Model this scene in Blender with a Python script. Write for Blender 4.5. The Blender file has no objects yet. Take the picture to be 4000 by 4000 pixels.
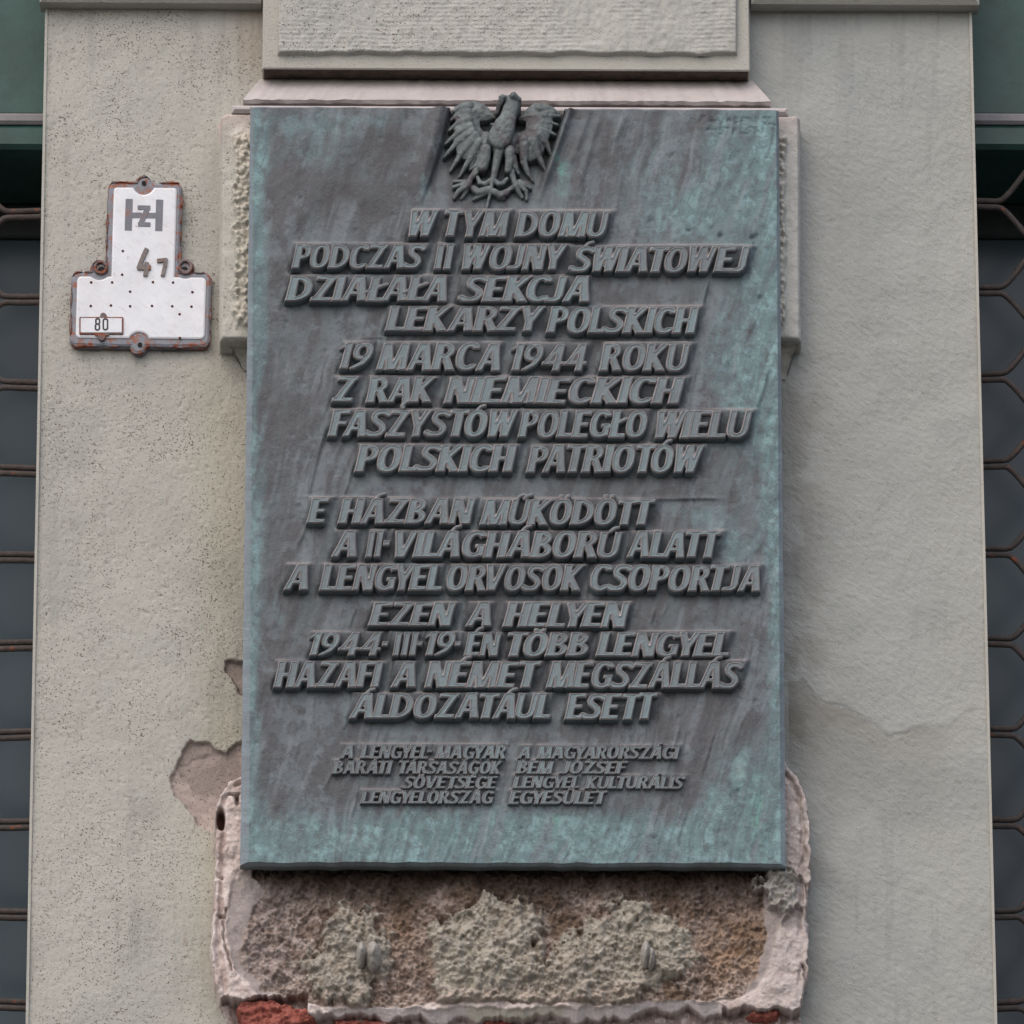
import bpy, math, random
import numpy as np
from mathutils import Matrix, Vector, geometry
random.seed(7); np.random.seed(7)
scene = bpy.context.scene
COL = scene.collection

# ------------------------------------------------------------------ camera
YAW, ROLL, PITCH = 0.0207589, -0.00304230, 0.3327060
CAM = np.array([-0.18593654, -9.05, 1.6]); FPX = 28785.8
cy, sy, cp, sp = math.cos(YAW), math.sin(YAW), math.cos(PITCH), math.sin(PITCH)
FW = np.array([sy*cp, cy*cp, sp]); RT0 = np.array([cy, -sy, 0.0]); UP0 = np.cross(RT0, FW)
RT = RT0*math.cos(ROLL) + UP0*math.sin(ROLL); UP = -RT0*math.sin(ROLL) + UP0*math.cos(ROLL)
cam = bpy.data.cameras.new('camera'); camo = bpy.data.objects.new('camera', cam); COL.objects.link(camo)
m = Matrix.Identity(4)
for i in range(3):
    m[i][0] = RT[i]; m[i][1] = UP[i]; m[i][2] = -FW[i]; m[i][3] = CAM[i]
camo.matrix_world = m
cam.sensor_width = 36; cam.lens = FPX/4000*36; cam.clip_end = 500; cam.clip_start = 0.1
scene.camera = camo

# ------------------------------------------------------------------ sky, sun, exposure
SUN_EL, SUN_AZ = math.radians(47), math.radians(-26)      # azimuth measured from the street side, to the left
w = bpy.data.worlds.new('World'); scene.world = w; w.use_nodes = True
nt = w.node_tree; nt.nodes.clear()
sky = nt.nodes.new('ShaderNodeTexSky'); sky.sky_type = 'NISHITA'; sky.sun_disc = False
sky.sun_elevation = SUN_EL; sky.air_density = 1.0; sky.dust_density = 3.0; sky.ozone_density = 1.0
sdir = np.array([math.sin(SUN_AZ)*math.cos(SUN_EL), -math.cos(SUN_AZ)*math.cos(SUN_EL), math.sin(SUN_EL)])
sky.sun_rotation = math.atan2(sdir[0], sdir[1])
bg = nt.nodes.new('ShaderNodeBackground'); bg.inputs['Strength'].default_value = 0.115
wo = nt.nodes.new('ShaderNodeOutputWorld')
nt.links.new(sky.outputs[0], bg.inputs[0]); nt.links.new(bg.outputs[0], wo.inputs[0])
sl = bpy.data.lights.new('sun', 'SUN'); sl.energy = 1.45; sl.angle = math.radians(105); sl.color = (1.0, 0.93, 0.86)
so = bpy.data.objects.new('sun', sl); COL.objects.link(so)
so.rotation_euler = Vector(-sdir).to_track_quat('-Z', 'Y').to_euler()
scene.view_settings.view_transform = 'Standard'; scene.view_settings.look = 'None'
scene.view_settings.gamma = 1; scene.view_settings.use_curve_mapping = False
scene.view_settings.exposure = 0.50

# ------------------------------------------------------------------ helpers
def P(px, py, out=0.0):
    """point seen at photo pixel (px,py) on the vertical plane that stands 'out' metres in front of the wall"""
    px = np.asarray(px, float); py = np.asarray(py, float); out = np.asarray(out, float)
    px, py, out = np.broadcast_arrays(px, py, out)
    d = FW*FPX + RT*(px-2000)[..., None] - UP*(py-2000)[..., None]
    t = (-out - CAM[1])/d[..., 1]
    return CAM + d*t[..., None]

def sstep(a, b, x):
    t = np.clip((x-a)/(b-a), 0, 1); return t*t*(3-2*t)

def vn(x, y, f, seed):
    rs = np.random.RandomState(seed); g = rs.rand(256, 256)
    u = np.asarray(x)*f + 1000.37; v = np.asarray(y)*f + 1000.71
    i = np.floor(u).astype(int); j = np.floor(v).astype(int); a = u-i; b = v-j
    a = a*a*(3-2*a); b = b*b*(3-2*b); i &= 255; j &= 255; i1 = (i+1) & 255; j1 = (j+1) & 255
    return (g[i, j]*(1-a)+g[i1, j]*a)*(1-b) + (g[i, j1]*(1-a)+g[i1, j1]*a)*b

def fbm(x, y, f, seed, o=4, gain=.5):
    s = 0; a = 1; n = 0
    for k in range(o):
        s = s + a*vn(x+31*k, y-17*k, f, seed+k); n += a; a *= gain; f *= 2.03
    return s/n

def worley(x, y, f, seed):
    rs = np.random.RandomState(seed); gx = rs.rand(128, 128); gy = rs.rand(128, 128)
    u = x*f + 500; v = y*f + 500; i = np.floor(u).astype(int); j = np.floor(v).astype(int)
    best = np.full(u.shape, 9.0)
    for di in (-1, 0, 1):
        for dj in (-1, 0, 1):
            a = (i+di) & 127; b = (j+dj) & 127
            d = (i+di+gx[a, b]-u)**2 + (j+dj+gy[a, b]-v)**2
            best = np.minimum(best, d)
    return np.sqrt(best)

def polysdf(pts, X, Y):
    """positive inside"""
    pts = np.asarray(pts, float); d = np.full(X.shape, 1e18); ins = np.zeros(X.shape, bool); n = len(pts)
    for k in range(n):
        ax, ay = pts[k]; bx, by = pts[(k+1) % n]; ex, ey = bx-ax, by-ay
        wx, wy = X-ax, Y-ay
        t = np.clip((wx*ex+wy*ey)/(ex*ex+ey*ey+1e-12), 0, 1)
        d = np.minimum(d, (wx-ex*t)**2+(wy-ey*t)**2)
        c = ((ay > Y) != (by > Y)) & (X < ex*(Y-ay)/(ey if abs(ey) > 1e-9 else 1e-9)+ax)
        ins ^= c
    d = np.sqrt(d); return np.where(ins, d, -d)

def linedist(pts, X, Y):
    """distance to polyline and parameter 0..1 along it"""
    pts = np.asarray(pts, float); seg = np.hypot(*(pts[1:]-pts[:-1]).T); cum = np.r_[0, np.cumsum(seg)]
    best = np.full(X.shape, 1e18); par = np.zeros(X.shape); side = np.zeros(X.shape)
    for k in range(len(pts)-1):
        ax, ay = pts[k]; ex, ey = pts[k+1]-pts[k]; wx, wy = X-ax, Y-ay
        t = np.clip((wx*ex+wy*ey)/(ex*ex+ey*ey+1e-12), 0, 1)
        d = (wx-ex*t)**2+(wy-ey*t)**2; m_ = d < best
        best = np.where(m_, d, best); par = np.where(m_, (cum[k]+t*seg[k])/cum[-1], par)
        side = np.where(m_, np.sign(ex*wy-ey*wx), side)
    return np.sqrt(best), par, side

def link(o, parent=None, mat=None):
    COL.objects.link(o)
    if parent is not None: o.parent = parent
    if mat is not None and o.data is not None and not o.data.materials: o.data.materials.append(mat)
    return o

def empty(name, loc, label=None, cat=None, group=None):
    o = bpy.data.objects.new(name, None); o.location = loc; COL.objects.link(o); o.empty_display_size = .05
    if label: o['label'] = label
    if cat: o['category'] = cat
    if group: o['group'] = group
    return o

def npmesh(name, V, F, attr=None, smooth=True):
    """V (n,3), F (m,4) or list; attr dict of per vertex rgba"""
    me = bpy.data.meshes.new(name)
    if isinstance(F, np.ndarray):
        me.vertices.add(len(V)); me.vertices.foreach_set('co', np.ascontiguousarray(V, dtype=np.float32).ravel())
        k = F.shape[1]
        me.loops.add(F.size); me.loops.foreach_set('vertex_index', F.astype(np.int32).ravel())
        me.polygons.add(len(F)); me.polygons.foreach_set('loop_start', np.arange(0, F.size, k, dtype=np.int32))
        me.update(calc_edges=True)
    else:
        me.from_pydata([tuple(v) for v in V], [], F)
    if smooth: me.polygons.foreach_set('use_smooth', np.ones(len(me.polygons), bool))
    if attr:
        for an, av in attr.items():
            a = me.color_attributes.new(an, 'FLOAT_COLOR', 'POINT')
            a.data.foreach_set('color', np.ascontiguousarray(av, dtype=np.float32).ravel())
    me.validate(); me.update()
    return me

def part(name, me, parent, mat, label=None, kind=None):
    """mesh given in world coordinates; origin put at the parent's origin"""
    if parent is not None:
        off = Vector(parent.location); q = parent.parent
        while q is not None: off = off+q.location; q = q.parent
        me.transform(Matrix.Translation(-off))
    o = bpy.data.objects.new(name, me); link(o, parent, mat)
    if label: o['label'] = label
    if kind: o['kind'] = kind
    return o

def grid(name, PX, PY, OUT, o0, parent, mat, attr=None, keep=None, kind=None, label=None):
    """relief sheet: columns stay perpendicular to the wall"""
    V = P(PX, PY, o0); V[..., 1] = -OUT
    ny, nx = PX.shape; idx = np.arange(ny*nx).reshape(ny, nx)
    a, b, c, d = idx[:-1, :-1], idx[1:, :-1], idx[1:, 1:], idx[:-1, 1:]
    F = np.stack([a, b, c, d], -1).reshape(-1, 4)
    if keep is not None:
        k = keep[:-1, :-1] & keep[1:, :-1] & keep[1:, 1:] & keep[:-1, 1:]
        F = F[k.ravel()]
    V = V.reshape(-1, 3); used = np.unique(F); remap = np.zeros(len(V), int); remap[used] = np.arange(len(used))
    at = {k_: v.reshape(-1, 4)[used] for k_, v in attr.items()} if attr else None
    return part(name, npmesh(name, V[used], remap[F], at), parent, mat, label, kind)

def pgrid(x0, x1, y0, y1, step):
    nx = int((x1-x0)/step)+2; ny = int((y1-y0)/step)+2
    return np.meshgrid(np.linspace(x0, x1, nx), np.linspace(y0, y1, ny))

def boxw(a, b, bev=0.0):
    """box between world corners a, b as vertex/face lists, optional front bevel"""
    x0, x1 = sorted((a[0], b[0])); y0, y1 = sorted((a[1], b[1])); z0, z1 = sorted((a[2], b[2]))
    if bev <= 0:
        V = [(x0,y0,z0),(x1,y0,z0),(x1,y1,z0),(x0,y1,z0),(x0,y0,z1),(x1,y0,z1),(x1,y1,z1),(x0,y1,z1)]
        return V, [(0,3,2,1),(4,5,6,7),(0,1,5,4),(1,2,6,5),(2,3,7,6),(3,0,4,7)]
    e = bev
    V = [(x0+e,y0,z0+e),(x1-e,y0,z0+e),(x1-e,y0,z1-e),(x0+e,y0,z1-e),
         (x0,y0+e,z0),(x1,y0+e,z0),(x1,y0+e,z1),(x0,y0+e,z1),
         (x0,y1,z0),(x1,y1,z0),(x1,y1,z1),(x0,y1,z1)]
    F = [(0,1,2,3)]
    for k in range(4):
        F.append((4+k, 4+(k+1) % 4, (k+1) % 4, k)); F.append((8+k, 8+(k+1) % 4, 4+(k+1) % 4, 4+k))
    F.append((11,10,9,8))
    return V, F

def box(name, a, b, parent, mat, bev=0.0, label=None, kind=None):
    V, F = boxw(a, b, bev); return part(name, npmesh(name, V, F, smooth=False), parent, mat, label, kind)

def tube(name, pts, r, parent, mat, n=8, seed=0):
    pts = np.asarray(pts, float); V = []; F = []
    rs = np.random.RandomState(seed)
    for i, p in enumerate(pts):
        t = pts[min(i+1, len(pts)-1)]-pts[max(i-1, 0)]; t /= np.linalg.norm(t)
        a = np.cross(t, [0, 1, 0]); a /= np.linalg.norm(a)+1e-9; b = np.cross(t, a)
        rr = r*(1+.06*(rs.rand()-.5))
        for k in range(n):
            an = 2*math.pi*k/n; V.append(p+rr*(math.cos(an)*a+math.sin(an)*b))
    for i in range(len(pts)-1):
        for k in range(n):
            F.append((i*n+k, i*n+(k+1) % n, (i+1)*n+(k+1) % n, (i+1)*n+k))
    F.append(tuple(range(n))[::-1]); F.append(tuple((len(pts)-1)*n+k for k in range(n)))
    return part(name, npmesh(name, V, F), parent, mat)

# ------------------------------------------------------------------ contour relief (letters, sign, small cast parts)
def contours(S, lv, x0, y0, h):
    A = S-lv; ny, nx = A.shape; seg = {}
    pos = A > 0
    c = (pos[:-1, :-1].astype(int) + pos[:-1, 1:]*2 + pos[1:, 1:]*4 + pos[1:, :-1]*8)
    js, is_ = np.nonzero((c > 0) & (c < 15))
    pts = {}
    def ep(kind, j, i):
        key = (kind, j, i)
        if key not in pts:
            if kind == 0: a, b = A[j, i], A[j, i+1]; t = a/(a-b); pts[key] = (x0+(i+t)*h, y0+j*h)
            else: a, b = A[j, i], A[j+1, i]; t = a/(a-b); pts[key] = (x0+i*h, y0+(j+t)*h)
        return key
    T = {1: [(3, 0)], 2: [(0, 1)], 3: [(3, 1)], 4: [(1, 2)], 5: [(3, 2), (1, 0)], 6: [(0, 2)], 7: [(3, 2)],
         8: [(2, 3)], 9: [(2, 0)], 10: [(0, 3), (2, 1)], 11: [(2, 1)], 12: [(1, 3)], 13: [(1, 0)], 14: [(0, 3)]}
    nxt = {}
    for j, i in zip(js, is_):
        E = [lambda: ep(0, j, i), lambda: ep(1, j, i+1), lambda: ep(0, j+1, i), lambda: ep(1, j, i)]
        for a, b in T[c[j, i]]: nxt[E[a]()] = E[b]()
    loops = []; seen = set()
    for s in list(nxt):
        if s in seen: continue
        L = []; k = s
        while k in nxt and k not in seen: seen.add(k); L.append(pts[k]); k = nxt[k]
        if len(L) > 5: loops.append(np.array(L))
    return loops

def rdp(L, tol):
    n = len(L)
    if n < 5: return L
    far = int(np.argmax(((L-L[0])**2).sum(1)))
    def rec(a, b, out):
        if b <= a+1: return
        p, q = L[a % n], L[b % n]; d = q-p; ln = math.hypot(*d)+1e-12
        K = L[a+1:b]; D = np.abs((K[:, 0]-p[0])*d[1]-(K[:, 1]-p[1])*d[0])/ln
        k = int(np.argmax(D))
        if D[k] > tol:
            k += a+1; rec(a, k, out); out.append(k); rec(k, b, out)
    out = [0]; rec(0, far, out); out.append(far)
    L2 = L; o2 = []
    def rec2(a, b):
        if b <= a+1: return
        p, q = L[a], L[b % n]; d = q-p; ln = math.hypot(*d)+1e-12
        K = L[a+1:b]; D = np.abs((K[:, 0]-p[0])*d[1]-(K[:, 1]-p[1])*d[0])/ln
        k = int(np.argmax(D))
        if D[k] > tol:
            k += a+1; rec2(a, k); o2.append(k); rec2(k, b)
    rec2(far, n)
    return L[out+o2]

def relief(S, x0, y0, h, levels, tol):
    """levels: [(sdf level, height)...] outermost first. returns V (x, y, height) and triangles"""
    V2 = []; E = []; H = []
    for lv, z in levels:
        for L in contours(S, lv, x0, y0, h):
            L = rdp(L, tol)
            if len(L) < 3: continue
            b = len(V2)
            for k, p in enumerate(L):
                V2.append(Vector((float(p[0]), float(p[1])))); H.append(z); E.append((b+k, b+(k+1) % len(L)))
    r = geometry.delaunay_2d_cdt(V2, E, [], 0, 1e-5)
    ov, of, ovi = r[0], r[2], r[3]
    Z = [H[o[0]] if len(o) else levels[-1][1] for o in ovi]
    F = []; l0 = levels[0][0]; ny, nx = S.shape
    for f in of:
        cx = sum(ov[k][0] for k in f)/3; cy_ = sum(ov[k][1] for k in f)/3
        i = (cx-x0)/h; j = (cy_-y0)/h; i0 = min(max(int(i), 0), nx-2); j0 = min(max(int(j), 0), ny-2); a = i-i0; b = j-j0
        s = (S[j0, i0]*(1-a)+S[j0, i0+1]*a)*(1-b)+(S[j0+1, i0]*(1-a)+S[j0+1, i0+1]*a)*b
        if s > l0-1e-4: F.append(tuple(f))
    return [(v[0], v[1], z) for v, z in zip(ov, Z)], F

def relief_part(name, S, x0, y0, h, levels, tol, parent, mat, conv, label=None):
    V, F = relief(S, x0, y0, h, levels, tol)
    V = np.array(V); W = conv(V[:, 0], V[:, 1], V[:, 2])
    me = npmesh(name, W, [tuple(f) for f in F], smooth=False)
    # make the normals face the street
    if me.polygons and sum(p.normal.y for p in me.polygons) > 0: me.flip_normals()
    return part(name, me, parent, mat, label)

# ------------------------------------------------------------------ materials
class NT:
    def __init__(s, name):
        s.m = bpy.data.materials.new(name); s.m.use_nodes = True; s.t = s.m.node_tree
        s.b = s.t.nodes['Principled BSDF']; s.pos = s.n('ShaderNodeNewGeometry').outputs['Position']
    def n(s, t, **k):
        o = s.t.nodes.new(t)
        for a, v in k.items(): setattr(o, a, v)
        return o
    def l(s, a, b): s.t.links.new(a, b)
    def mapv(s, scale=(1,1,1), rot=(0,0,0)):
        q = s.n('ShaderNodeMapping'); q.inputs['Rotation'].default_value = rot; s.l(s.pos, q.inputs['Vector'])
        o = s.n('ShaderNodeMapping'); o.inputs['Scale'].default_value = scale
        s.l(q.outputs[0], o.inputs['Vector']); return o.outputs[0]
    def noise(s, scale, detail=4, rough=.55, vec=None, dist=0):
        o = s.n('ShaderNodeTexNoise'); o.inputs['Scale'].default_value = scale; o.inputs['Detail'].default_value = detail
        o.inputs['Roughness'].default_value = rough; o.inputs['Distortion'].default_value = dist
        s.l(vec or s.pos, o.inputs['Vector']); return o.outputs['Fac']
    def vor(s, scale, vec=None, feat='F1'):
        o = s.n('ShaderNodeTexVoronoi', feature=feat); o.inputs['Scale'].default_value = scale
        s.l(vec or s.pos, o.inputs['Vector']); return o.outputs['Distance']
    def ramp(s, fac, stops):
        o = s.n('ShaderNodeValToRGB'); e = o.color_ramp.elements
        while len(e) < len(stops): e.new(.5)
        for k, (p, c) in enumerate(stops): e[k].position = p; e[k].color = (*c, 1) if len(c) == 3 else c
        s.l(fac, o.inputs[0]); return o.outputs[0]
    def rng(s, v, a, b, c=0, d=1):
        o = s.n('ShaderNodeMapRange'); o.inputs[1].default_value = a; o.inputs[2].default_value = b
        o.inputs[3].default_value = c; o.inputs[4].default_value = d; s.l(v, o.inputs[0]); return o.outputs[0]
    def mix(s, f, a, b, mode='MIX'):
        o = s.n('ShaderNodeMix', data_type='RGBA', blend_type=mode)
        for sock, v in ((o.inputs[0], f), (o.inputs[6], a), (o.inputs[7], b)):
            if isinstance(v, (int, float)): sock.default_value = v
            elif isinstance(v, tuple): sock.default_value = (*v, 1)
            else: s.l(v, sock)
        return o.outputs[2]
    def math(s, op, a, b=None):
        o = s.n('ShaderNodeMath', operation=op)
        for sock, v in zip(o.inputs, (a, b)):
            if v is None: continue
            if isinstance(v, (int, float)): sock.default_value = v
            else: s.l(v, sock)
        return o.outputs[0]
    def attr(s, name):
        o = s.n('ShaderNodeAttribute', attribute_name=name); return o
    def bump(s, hgt, dist, strength=1.0, prev=None):
        o = s.n('ShaderNodeBump'); o.inputs['Distance'].default_value = dist; o.inputs['Strength'].default_value = strength
        s.l(hgt, o.inputs['Height'])
        if prev is not None: s.l(prev, o.inputs['Normal'])
        s.l(o.outputs[0], s.b.inputs['Normal']); return o.outputs[0]
    def out(s, color=None, rough=None, metal=None, spec=None):
        for nm, v in (('Base Color', color), ('Roughness', rough), ('Metallic', metal), ('Specular IOR Level', spec)):
            if v is None: continue
            if isinstance(v, (int, float)): s.b.inputs[nm].default_value = v
            elif isinstance(v, tuple): s.b.inputs[nm].default_value = (*v, 1)
            else: s.l(v, s.b.inputs[nm])
        return s.m

def stucco(name, base, attr=True, pits=1.0):
    n = NT(name)
    sx = n.n('ShaderNodeSeparateXYZ'); n.l(n.pos, sx.inputs[0])
    side = n.rng(sx.outputs[0], -.15, .25)                       # 0 left coat with pits, 1 right coat dragged diagonally
    drag = n.noise(1.0, 3, .6, n.mapv((150, 430, 430), (0, math.radians(-38), 0)))
    grain = n.noise(420, 4, .65)
    pit = n.noise(1.0, 1, .3, n.mapv((400, 560, 560), (0, math.radians(-38), 0)))
    pt = n.n('ShaderNodeMath', operation='ADD'); n.l(pit, pt.inputs[0]); n.l(n.rng(n.noise(9, 4, .6), .35, .65, -.045, .05), pt.inputs[1]); pitm = n.rng(pt.outputs[0], .28, .34)                                   # 0 inside a pit
    big = n.noise(5, 4, .6); mid = n.noise(38, 5, .6)
    colr = n.ramp(big, [(.3, tuple(c*.90 for c in base)), (.7, tuple(c*1.08 for c in base))])
    colr = n.mix(n.rng(mid, .3, .75, 0, .35), colr, tuple(c*k for c, k in zip(base, (.86, .84, .80))))
    colr = n.mix(n.rng(grain, .35, .7, .0, .25), colr, tuple(min(1, c*1.2) for c in base))
    if attr:
        at = n.attr('tint'); colr = n.mix(1.0, colr, at.outputs['Color'], 'MULTIPLY')
    spots = n.mix(n.math('MULTIPLY', n.math('SUBTRACT', 1.0, pitm), n.rng(side, 0, 1, .95*pits, .35)), colr, (.16, .125, .105))
    hgt = n.mix(side, n.mix(.35, grain, pitm), n.mix(.45, drag, grain))
    n.bump(hgt, .0022, .8)
    return n.out(spots, .92, 0, .2)

M = {}
WALL = (.418, .408, .370)
M['stucco'] = stucco('stucco', WALL)
M['stucco_plain'] = stucco('stucco_plain', WALL, attr=False, pits=.4)

def pinkstucco():
    n = NT('pink_render'); g = n.noise(300, 4, .6); b = n.noise(14, 4, .6)
    c = n.ramp(b, [(.3, (.395, .355, .345)), (.7, (.475, .435, .425))])
    c = n.mix(n.rng(n.noise(60, 6, .7), .5, .75, 0, .5), c, (.36, .30, .27))
    n.bump(g, .0012, .7); return n.out(c, .9, 0, .2)
M['pink'] = pinkstucco()

def attrcol(name, bd, rough=.9, grain=300, amt=.35, spec=.2):
    n = NT(name); a = n.attr('col'); g = n.noise(grain, 5, .7)
    c = n.mix(n.rng(g, .3, .7, 0, amt), a.outputs['Color'], n.mix(1.0, a.outputs['Color'], (.55, .52, .50), 'MULTIPLY'))
    n.bump(n.mix(.5, g, n.noise(grain*.35, 4, .6)), bd, .8); return n.out(c, rough, 0, spec)
M['masonry'] = attrcol('weathered_masonry', .004, .95, 420, .6)

def bronze(name, use_attr=True):
    n = NT(name)
    fine = n.noise(260, 5, .65); streak = n.noise(1.0, 5, .6, n.mapv((14, 95, 95), (0, math.radians(75.5), 0)))
    if use_attr:
        c = n.attr('col').outputs['Color']
    else:
        c = n.ramp(n.noise(9, 5, .65), [(.25, (.130, .144, .157)), (.5, (.162, .195, .210)), (.8, (.185, .270, .285))])
        c = n.mix(n.rng(n.noise(55, 5, .7), .48, .72, 0, .6), c, (.21, .255, .28))
    c = n.mix(n.rng(streak, .35, .7, 0, .30), c, n.mix(1.0, c, (.62, .60, .62), 'MULTIPLY'))
    c = n.mix(n.rng(fine, .4, .75, 0, .3), c, (.17, .205, .21))
    c = n.mix(n.rng(n.noise(900, 2, .5), .60, .70, 0, .35), c, (.05, .045, .045))
    n.bump(n.mix(.55, n.noise(130, 6, .7), n.noise(600, 3, .6)), .0030, .7)
    return n.out(c, n.rng(fine, .3, .7, .48, .68), .18, .45)
def edge_light():
    n = NT('lit_bronze_edge'); c = n.ramp(n.noise(60, 4, .6), [(.3, (.25, .235, .235)), (.7, (.40, .35, .345))])
    n.bump(n.noise(500, 3, .6), .0006, .6); return n.out(c, .5, .2, .5)
M['bronze_lit_edge'] = edge_light()  # pinkish edge metal paints the highlights on rubbed letter edges
M['bronze'] = bronze('patinated_bronze'); M['bronze_letter'] = bronze('bronze_lettering', False)

def plain(name, col, rough=.6, metal=0, var=.25, scale=60, bd=.0008, spec=.4, rust=0):
    n = NT(name); g = n.noise(scale, 5, .65)
    c = n.mix(n.rng(g, .3, .7, 0, 1), tuple(x*(1-var) for x in col), tuple(min(1, x*(1+var)) for x in col))
    if rust > 0:
        c = n.mix(n.rng(n.noise(70, 5, .7), .62-rust*.25, .68-rust*.2), c, n.mix(n.noise(240, 3), (.16, .035, .012), (.30, .10, .05)))
    n.bump(n.noise(scale*5, 4, .6), bd, .7); return n.out(c, rough, metal, spec)
M['green'] = plain('green_painted_wood', (.020, .060, .052), .5, 0, .4, 8, .001)
M['lilac'] = plain('weathered_grey_bead', (.20, .19, .20), .7, 0, .2, 30)
M['black'] = plain('dark_inner_frame', (.020, .026, .028), .7)
M['iron'] = plain('brown_painted_iron', (.066, .054, .050), .65, 0, .3, 120, .002, .3, .03)
M['enamel_edge'] = plain('grey_enamel_edge', (.17, .18, .21), .45, 0, .2, 60, .0006, .5, .45)
M['rustedge'] = plain('rusty_steel', (.17, .13, .13), .75, 0, .35, 90, .001, .3, .55)
M['print'] = plain('dark_grey_enamel', (.115, .120, .145), .4, 0, .15, 60, .0003, .5, .18)
M['digit'] = plain('worn_lead_digit', (.16, .135, .13), .6, .2, .3, 200, .0006, .4, .3)
M['ink'] = plain('black_ink', (.025, .025, .027), .5)
M['hole'] = plain('dark_hole', (.012, .010, .010), .9)
M['road'] = plain('asphalt', (.05, .05, .052), .9, 0, .2, 20)
M['pave'] = plain('pavement_stone', (.12, .115, .11), .9, 0, .2, 12)

def enamel():
    n = NT('white_enamel'); g = n.noise(30, 5, .65)
    c = n.ramp(g, [(.3, (.60, .61, .65)), (.7, (.70, .71, .75))])
    streak = n.noise(1.0, 5, .7, n.mapv((60, 240, 240), (0, math.radians(-38), 0)))
    c = n.mix(n.rng(streak, .54, .74, 0, .55), c, (.46, .41, .40)); c = n.mix(n.rng(n.noise(48, 6, .75), .62, .72, 0, .8), c, (.26, .12, .07)); c = n.mix(n.rng(n.noise(14, 4, .6), .5, .7, 0, .3), c, (.45, .41, .39))
    n.bump(streak, .0004, .5); return n.out(c, n.rng(g, .3, .7, .22, .4), 0, .5)
M['enamel'] = enamel()

def brickm():
    n = NT('red_brick'); g = n.noise(90, 6, .7)
    c = n.ramp(g, [(.3, (.15, .050, .040)), (.5, (.33, .105, .082)), (.75, (.42, .175, .14))])
    c = n.mix(n.rng(n.noise(30, 4, .6), .60, .72, 0, .7), c, (.40, .34, .32))
    n.bump(g, .004, .9); return n.out(c, .95, 0, .15)
M['brick'] = brickm()

def glassm():
    n = NT('window_glass')
    c = n.ramp(n.noise(2.2, 3, .5), [(.35, (.018, .030, .041)), (.65, (.034, .055, .070))])
    n.bump(n.noise(6, 2, .5), .002, .3)
    return n.out(c, .22, 0, .25)
M['glass'] = glassm()

# ------------------------------------------------------------------ ground and the wall the pier belongs to
def sheet(name, x0, x1, y0, y1, z, mat):
    me = npmesh(name, [(x0, y0, z), (x1, y0, z), (x1, y1, z), (x0, y1, z)], [(0, 1, 2, 3)], smooth=False)
    o = part(name, me, None, mat); o['kind'] = 'structure'; return o
sheet('ground', -200, 200, -200, 40, -.124, M['road'])
o = box('pavement', (-200, -3.0, -.12), (200, 0.6, 0.0), None, M['pave'], .01); o['kind'] = 'structure'

XL, XR = -.615, .615
pier = empty('pier', (0, 0, 0), 'grey stucco pier between the two grilled windows, its plaster broken under the bronze plaque', 'wall')

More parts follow.
